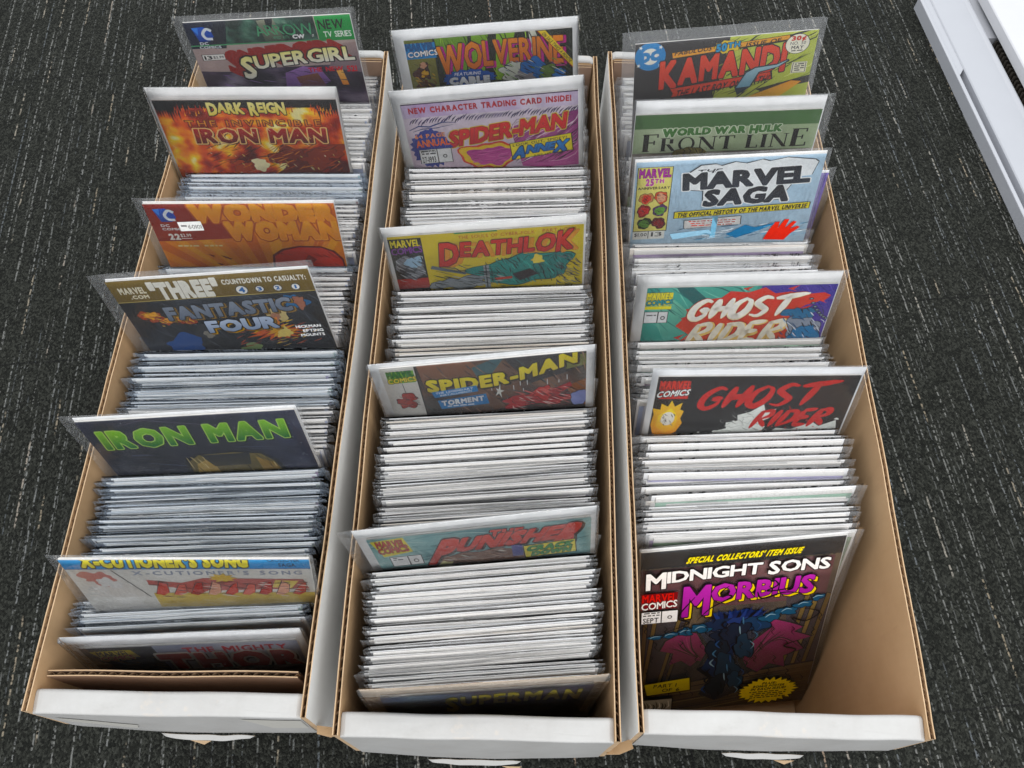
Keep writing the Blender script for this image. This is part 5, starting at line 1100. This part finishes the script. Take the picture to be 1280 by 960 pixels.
# ------------------------------------------------------------------ bagged comics
def film_mesh(name, xl, xr, top, H, bl, br, tf, tb, mat, seed, closed=True, flap=0.0, parent=None, wob=0.0012):
    """one clear sleeve: front and back sheet, pinched flat at both sides; origin = top middle of the board"""
    r = random.Random(seed); mb = MB()
    xs = [xl, xl + (bl - xl) * .35, xl + (bl - xl) * .8, bl] + [bl + (br - bl) * k / 6 for k in range(1, 6)] + [br, br + (xr - br) * .2, br + (xr - br) * .65, xr]
    zs = [-H, -H * .8, -H * .6, -H * .45, -H * .3, -H * .2, -H * .12, -H * .06, -H * .02, 0.0]
    if top > 0.002: zs += [top * .5]
    zs += [top]
    def sheet(sgn, t):
        rows = []
        for z in zs:
            row = []
            for x in xs:
                inner = bl - 1e-6 <= x <= br + 1e-6
                d = 0 if inner else ((bl - x) / max(1e-6, bl - xl) if x < bl else (x - br) / max(1e-6, xr - br))
                k = (1 - d) ** 1.5 if not inner else 1.0
                zz = z
                if z > 0: k *= max(0.06, 1 - z / max(top, 0.003)) if not closed else max(0.15, 1 - (z / max(top, 1e-4)) ** 2 * .85)
                y = sgn * (t * k + 0.00015)
                w = wob * noise.noise((x * 45, z * 16, seed)) * (1.6 * d if not inner else .12 if z <= -0.01 else .4)
                if not inner: w += 0.0016 * d * math.sin(z * 70 + seed) * noise.noise((z * 12, seed, 2))
                if z > -0.02: zz += 0.0007 * noise.noise((x * 38, seed * 1.7, 0)) + 0.0012 * d * noise.noise((seed, x * 9, z))
                xx = x + (0.0012 * noise.noise((z * 14, seed, 7)) * d if not inner else 0)
                row.append((xx, y + w, zz))
            rows.append(row)
        return rows
    f, b = sheet(-1, tf), sheet(1, tb)
    mb.grid(f); mb.grid(b)
    mb.grid([f[-1], b[-1]])                         # fold over the top
    if flap:
        rows = []
        for k in range(6):
            t = k / 5; rows.append([(x + 0.001 * noise.noise((seed, t * 3, x * 20)), tb + 0.0006 + 0.0022 * math.sin(math.pi * t) * (0.4 + .6 * abs(noise.noise((x * 18, seed, 1)))), top - flap * t) for x in xs])
        mb.grid(rows)
    me = bpy.data.meshes.new(name); me.from_pydata(mb.v, [], mb.f); me.materials.append(mat)
    me.polygons.foreach_set("use_smooth", [True] * len(mb.f)); me.update()
    o = bpy.data.objects.new(name, me); COL.objects.link(o); o.parent = parent
    return o

def slab(name, x0, x1, z0, z1, y0, y1, mat, parent, rnd=0.0008, mats=None, mi=None):
    """thin sheet with eased edges; a whisper of curl along the top"""
    mb = MB(); n = 10
    xs = [x0 + (x1 - x0) * i / n for i in range(n + 1)]
    f = [[(x, y0, z) for x in xs] for z in (z0, z1 - rnd)]; f2 = [(x, y0 + (y1 - y0) * .3, z1) for x in xs]; f3 = [(x, y0 + (y1 - y0) * .7, z1) for x in xs]
    b = [[(x, y1, z) for x in xs] for z in (z1 - rnd, z0)]
    mb.grid(f + [f2, f3] + b, 0)
    mb.quad(*[(x0, y0, z0), (x0, y1, z0), (x0, y1, z1 - rnd), (x0, y0, z1 - rnd)]); mb.quad(*[(x1, y0, z0), (x1, y1, z0), (x1, y1, z1 - rnd), (x1, y0, z1 - rnd)])
    me = bpy.data.meshes.new(name); me.from_pydata(mb.v, [], mb.f)
    for k in (mats or [mat]): me.materials.append(k)
    o = bpy.data.objects.new(name, me); COL.objects.link(o); o.parent = parent
    return o

def pose(top_mid, psi, lean, roll, depth):
    M = Matrix.Rotation(R(psi), 4, 'Z') @ Matrix.Rotation(-R(lean), 4, 'X') @ Matrix.Rotation(-R(roll), 4, 'Y')
    M.translation = Vector(top_mid) + (M.to_3x3() @ Vector((0, 0, -depth)))
    return M

G_RAISED = 'comics pulled up above the rows'
COMIC_H = 0.266
def raised(label, top_mid, psi, lean, roll, art, prt, board, bag, board_mat=None, film=None, thick=0.0022, closed=False, H=COMIC_H, sticker=False):
    """prt/board/bag: left, right, top in mm from the fitted top middle"""
    o = thing('comic_book', label, 'comic book', G_RAISED)
    o.matrix_world = pose(top_mid, psi, lean, roll, H)
    mm = lambda t: tuple(v / 1000 for v in t)
    pl, pr, pt = mm(prt)
    z = lambda t: H + t
    if board:
        bl, br, bt = mm(board); slab('backing_board', bl, br, 0.0, z(bt), 0.0001, 0.0008, board_mat or M_BOARD, o)
    else: bl, br, bt = pl, pr, pt
    slab('page_block', pl + .0002, pr - .0004, max(0.0, z(pt) - 0.257), z(pt) - 0.0003, -thick, 0.0, M_PAGES, o)
    W = pr - pl
    A = art(W); cv = A.build('cover', o, pl, z(pt), -thick - 0.00012)
    if sticker:
        S = Art(0.022, 13, 77); S.poly([(2, 1), (98, 0), (100, 11.5), (4, 12.4)], '#efefec'); S.text('60101', 40, 95, 4.4, 9.2, '#333'); S.small(10, 36, 4.6, 9, 1, '#555')
        S.build('price_sticker', cv, pl + W * .145, z(pt) - .0195, -thick - 0.0019)
    gl, gr, gt = mm(bag)
    f = film_mesh('plastic_sleeve', gl, gr, gt - max(bt, pt), H, min(bl, pl) - .0004, max(br, pr) + .0004, thick + 0.0013, 0.0012, film or M_FILM, hash_seed(label), closed, 0.0, o)
    f.location = (0, 0, z(max(bt, pt)))
    return o
def hash_seed(s): return (sum(ord(c) * (i + 3) for i, c in enumerate(s)) % 997) / 7.0

RAISED = {}
def add(key, *a, **k): RAISED[key] = raised(*a, **k)
add('a1', 'mauve comic with a slanted yellow title under a green strip, last in its row', (-0.2331, 0.6539, 0.3575), 1.5, 6, 3.7, art_a1, (-84, 84, 0), (-84, 84, -1), (-94, 89, 6))
add('a2', 'orange fire comic with a black top edge and a white board margin', (-0.2393, 0.5493, 0.3642), 1.5, 6, 0.6, art_a2, (-86, 87, -12), (-89, 89, 0), (-90, 90, 1), closed=True)
add('a3', 'orange comic with tall ray-like letters and a dark red corner', (-0.2258, 0.4297, 0.3454), 2, 6, 0.1, art_a3, (-84, 84, 0), (-84, 84, 0.6), (-93, 86, 5), sticker=True)
add('a4', 'black comic with a gold top band and grey block title', (-0.2327, 0.3404, 0.3624), 3, 6, 4.0, art_a4, (-84, 84, 0), (-84, 84, .4), (-97, 88, 7))
add('a5', 'navy comic with green block title and a pale gold arch', (-0.2301, 0.2186, 0.3500), 4, 6, 2.0, art_a5, (-84, 84, 0), (-85, 85, 2), (-95, 88, 5))
add('a6', 'pale comic with a bright blue band across its top and cut-off yellow letters', (-0.2072, 0.1068, 0.3501), 4, 6, -6.1, art_a6, (-85, 85, 0), (-85, 85, -2), (-94, 88, 1.0), film=M_FILM)
add('a7', 'grey-blue comic with a big red title leaning behind the loose divider', (-0.2266, 0.0690, 0.2785), 4, 7, -1.1, art_a7, (-81, 84, -18), (-89, 89, 0), (-90, 92, 1), closed=True, film=M_FILM)
add('b1', 'olive and green comic with an orange title and yellow corner banner', (-0.0147, 0.6148, 0.3875), 3, 3, 4.4, art_b1, (-78, 83, -10), (-88, 88, 0), (-90, 90, 1), closed=True)
add('b2', 'lavender comic with a red slanted title and small yellow box', (-0.0110, 0.5443, 0.3802), 3.5, 3, 4.6, art_b2, (-81, 84, -14), (-89, 89, 0), (-90, 90, 1), closed=True)
add('b3', 'yellow comic with a red jagged title over a teal tangle', (-0.0083, 0.4007, 0.3617), 4, 3, 3.1, art_b3, (-84, 86, -9), (-88, 88, 0), (-90, 91, 1), closed=True)
add('b4', 'dark brown comic with an arched yellow title and white corner box', (-0.0054, 0.2727, 0.3559), 5, 3, 4.0, art_b4, (-82, 83, -4), (-90, 90, 0), (-92, 91, 1), closed=True)
add('b5', 'teal comic with a red italic title in the middle box', (-0.0058, 0.1392, 0.3502), 6, 3, 4.0, art_b5, (-81, 85, -13), (-89, 89, 0), (-100, 91, 1.5))
add('b6', 'dusky blue comic with yellow title on tan board, frontmost in middle box', (0.0053, 0.0334, 0.3078), 5, 0.5, -1.1, art_b6, (-76, 80, -20), (-88, 88, 0), (-90, 90, 1), board_mat=M_BOARD_TAN, closed=True, film=M_FILM)
add('c1', 'black and lime comic with red title and round blue badge in a wide sleeve', (0.2118, 0.6027, 0.3904), 3, 10, 4.3, art_c1, (-85, 85, 0), None, (-97, 91, 11), film=M_FILM_FROST)
add('c2', 'pale green comic with a dark green band and thin black roman title', (0.2133, 0.5396, 0.3740), 3, 12, 1.3, art_c2, (-86, 87, -13), (-86, 89, 0), (-89, 97, 1))
add('c3', 'pale blue comic with heavy black block title and yellow strip', (0.2098, 0.4815, 0.3623), 3, 13, 2.2, art_c3, (-84, 86, -1), (-85, 87, 0), (-87, 91, 3))
add('c4', 'teal and violet comic with white brush lettering on red flames', (0.2146, 0.3715, 0.3359), 3, 15, 0.2, art_c4, (-80, 87, -12), (-89, 89, 0), (-90, 94, 1))
add('c5', 'black comic with red brush lettering and white smoke', (0.2240, 0.2842, 0.3257), 3, 17, -1.2, art_c5, (-84, 86, -7), (-89, 89, 0), (-91, 94, 1))
add('c6', 'maroon and black comic with purple title and yellow starburst, its whole front in view', (0.2128, 0.1579, 0.2595), 4, 21, 3.9, art_c6, (-85, 84, -1), (-86, 86, 0), (-87, 91, 3), H=0.262)
add('c7', 'violet striped comic peeking out behind the pale blue comic', (0.2370, 0.5120, 0.3060), 3, 12, 1.0, art_c7, (-84, 84, -1), (-85, 85, 0), (-87, 91, 3))

# ------------------------------------------------------------------ comics packed edge-on
M_SET = []
def proto(i):
    """one bagged and boarded comic; origin at the bottom middle, local +z up"""
    r = random.Random(100 + i)
    o = bpy.data.objects.new('bagged_comic', None)
    H = 0.266 + r.uniform(-.001, .0008); hw = 0.0865 + r.uniform(-.0012, .0012); fam = i // 6; th = r.uniform(0.0010, 0.0013) if fam == 0 else r.uniform(0.0016, 0.0020)
    dx = r.uniform(-.0015, .0015)
    b = slab('backing_board', -hw + dx, hw + dx, 0.001, H, 0.0002, 0.0009, M_BOARD, o, 0.0003)
    p = slab('page_block', -0.0835 + dx, 0.0835 + dx, 0.002, H - r.uniform(.0004, .0014), -th, 0.0, M_PAGES, o, 0.0004)
    cz = H - .0060
    mb = MB(); mb.grid([[(-0.0838 + dx, -th - .0003, 0.002), (0.0838 + dx, -th - .0003, 0.002)], [(-0.0838 + dx, -th - .0003, cz), (0.0838 + dx, -th - .0003, cz)]])
    mb.quad((-0.0838 + dx, -th - .0003, 0.002), (-0.0838 + dx, 0, 0.002), (-0.0838 + dx, 0, cz), (-0.0838 + dx, -th - .0003, cz))
    if fam == 0: e = r.uniform(.0001, .0026); mb.quad((0.0838 + dx + e, -th - .0003, 0.002), (0.0838 + dx + e, .0001, 0.002), (0.0838 + dx + e, .0001, cz + .005), (0.0838 + dx + e, -th - .0003, cz + .005)); mb.quad((0.0838 + dx, -th - .0003, 0.002), (0.0838 + dx + e, -th - .0003, 0.002), (0.0838 + dx + e, -th - .0003, cz + .005), (0.0838 + dx, -th - .0003, cz + .005))
    c = mb.build('cover', [M_COVER_RAND], o)
    wl, wr_ = ((r.uniform(.0045, .0110), r.uniform(.005, .011)), (r.uniform(.0035, .0075), r.uniform(.0035, .0075)), (r.uniform(.007, .0120), r.uniform(.003, .009)))[fam]
    f = film_mesh('plastic_sleeve', -hw + dx - wl, hw + dx + wr_, r.uniform(.0010, .0026) if fam == 0 else 0.0012, H - .001, -hw + dx - .0005, hw + dx + .0005, th + .0006, 0.0012, M_FILM_BLUE if fam == 0 else M_FILM_PACK, 40.0 + i * 3.3, True, r.uniform(.018, .035), o, 0.0038 if fam == 0 else 0.0024)
    f.location = (0, 0, H)
    return o, [b, p, c, f], H
PROTOS = [proto(i) for i in range(18)]
used = set(); unseen_copies = []
def one_packed(label, cat, group, M, i):
    src, parts, H = PROTOS[i]
    if i not in used:
        o = src; used.add(i); COL.objects.link(o); new = False
    else:
        o = src.copy(); COL.objects.link(o)
        for p in parts:
            q = p.copy(); COL.objects.link(q); q.parent = o
    o.matrix_world = M
    o['label'] = label; o['category'] = cat; o['group'] = group
    return o
ORD = 'first second third fourth fifth sixth seventh eighth ninth tenth eleventh twelfth thirteenth fourteenth fifteenth sixteenth seventeenth eighteenth nineteenth twentieth'.split()
def ordinal(n):
    if n < 20: return ORD[n]
    t = {2: 'twenty', 3: 'thirty', 4: 'forty'}[(n + 1) // 10]; u = (n + 1) % 10
    return {'twenty': 'twentieth', 'thirty': 'thirtieth', 'forty': 'fortieth'}[t] if u == 0 else t + '-' + ORD[u - 1]
rest = dict(v=[], f=[], m=[])
def add_rest(M, i):
    src, parts, H = PROTOS[i]
    for k, p in enumerate(parts):
        T = M @ Matrix.Translation(p.location); n = len(rest['v'])
        rest['v'] += [tuple(T @ v.co) for v in p.data.vertices]; rest['f'] += [tuple(n + q for q in f.vertices) for f in p.data.polygons]
        rest['m'] += [k] * len(p.data.polygons)
pr = random.Random(5)
def row(y_front, y_back, pitch, n_named, lm, xc, psi, lean, ztop, group, hid_pitch=None, jx=.0018, jz=.0014):
    """comics standing from y_back towards y_front (positions of their top edges); the first n_named in front of the landmark are things"""
    y = y_back; k = 0; n_tot = 0
    while y >= y_front:
        t = (y - y_front) / max(1e-6, y_back - y_front)
        ps = psi[0] + (psi[1] - psi[0]) * t + pr.gauss(0, .35); le = lean[0] + (lean[1] - lean[0]) * t + pr.gauss(0, .15)
        i = {GA: 0, GB: 6, GC: 12}[group] + pr.randrange(6); H = PROTOS[i][2]
        zt = ztop[0] + (ztop[1] - ztop[0]) * t + pr.gauss(0, jz) - (.0015 if k % 5 == 3 else 0)
        x = xc[0] + (xc[1] - xc[0]) * t + max(-.0022, min(.0035, pr.gauss(0, jx)))
        M = pose((x, y, zt), ps, le, pr.gauss(0, .25), H)
        if k < n_named: one_packed('%s bagged comic edge in front of the %s' % (ordinal(k), lm), 'bagged comic', group, M, i)
        else: add_rest(M, i)
        p = pitch if k < n_named else (hid_pitch or pitch)
        y -= p * pr.choice((.85, .92, 1.0, 1.0, 1.05, 1.22)); k += 1
GA, GB, GC = 'packed comics in the left box', 'packed comics in the middle box', 'packed comics in the right box'
XA = -0.2275
row(0.079, 0.0990, 0.0026, 9, 'pale comic with the blue band', (XA, XA), (4, 3.5), (8, 7), (.259, .260), GA)
row(0.114, 0.2050, 0.0026, 28, 'navy comic with green title', (XA, XA - .001), (3, 4), (7, 7), (.262, .263), GA, .004)
row(0.222, 0.3240, 0.0026, 23, 'black comic with gold band', (XA, XA), (3, 3), (7, 7), (.263, .264), GA, .004)
row(0.338, 0.4210, 0.0028, 4, 'orange comic with ray-like letters', (XA, XA + .001), (2.5, 2), (7, 7), (.262, .262), GA, .0036)
row(0.438, 0.5330, 0.0026, 13, 'orange fire comic with black top', (XA + .001, XA + .002), (2, 1.5), (7, 7), (.262, .263), GA, .0036)
row(0.550, 0.6320, 0.0036, 0, '', (XA + .001, XA + .002), (1.5, 1.5), (7, 6), (.262, .262), GA)
row(0.652, 0.6840, 0.0034, 0, '', (XA + .001, XA + .002), (1.5, 1.5), (5, 2), (.258, .254), GA)
row(0.0420, 0.1290, 0.0031, 30, 'teal comic with red italic title', (0.001, 0.000), (5, 6), (4, 3), (.2710, .2740), GB, jz=.0015)
row(0.1480, 0.2620, 0.0031, 33, 'dark brown comic with arched yellow title', (0.000, 0.000), (5.5, 5), (3, 3), (.270, .275), GB, .0042, jz=.0015)
row(0.2780, 0.3900, 0.0031, 25, 'yellow comic with red jagged title', (0, 0), (4.5, 4), (3, 3), (.270, .275), GB, .0042)
row(0.4060, 0.5330, 0.0032, 24, 'lavender comic with red slanted title', (0, 0), (4, 3.5), (3, 3), (.268, .281), GB, .0042)
row(0.5500, 0.6020, 0.0042, 0, '', (0, 0), (3.5, 3), (3, 3), (.266, .268), GB)
row(0.6220, 0.6840, 0.0042, 0, '', (0, 0), (3, 2), (3, 1), (.264, .262), GB)
row(0.1660, 0.2560, 0.0034, 28, 'black comic with red brush lettering', (0.2210, 0.2220), (4, 3), (21, 17), (.2540, .2580), GC, jx=.003, jz=.0026)
row(0.2880, 0.3480, 0.0040, 13, 'teal and violet comic', (0.2205, 0.2205), (3, 3), (16, 15), (.2570, .2600), GC, .005, jx=.003, jz=.0026)
row(0.3740, 0.4610, 0.0042, 11, 'pale blue comic with black title', (0.2210, 0.2215), (3, 3), (15, 13), (.2590, .2640), GC, .006, jx=.003, jz=.0026)
row(0.4780, 0.5060, 0.0055, 0, '', (0.2215, .2215), (3, 3), (13, 12), (.260, .262), GC)
row(0.5360, 0.5720, 0.0055, 0, '', (0.2205, .2205), (3, 3), (12, 11), (.262, .264), GC)
row(0.6000, 0.6860, 0.0050, 0, '', (0.2205, .2205), (3, 2), (10, 4), (.264, .264), GC)
o = mesh_obj('packed_comics', rest['v'], rest['f'], [M_BOARD, M_PAGES, M_COVER_RAND, M_FILM_PACK], None, rest['m'], True)
tag(o, 'remaining bagged comics standing half hidden behind the pulled-up covers', 'bagged comics', None, 'stuff')
for k in range(len(PROTOS)):        # prototypes never placed
    if k not in used:
        for p in PROTOS[k][1]: bpy.data.objects.remove(p)
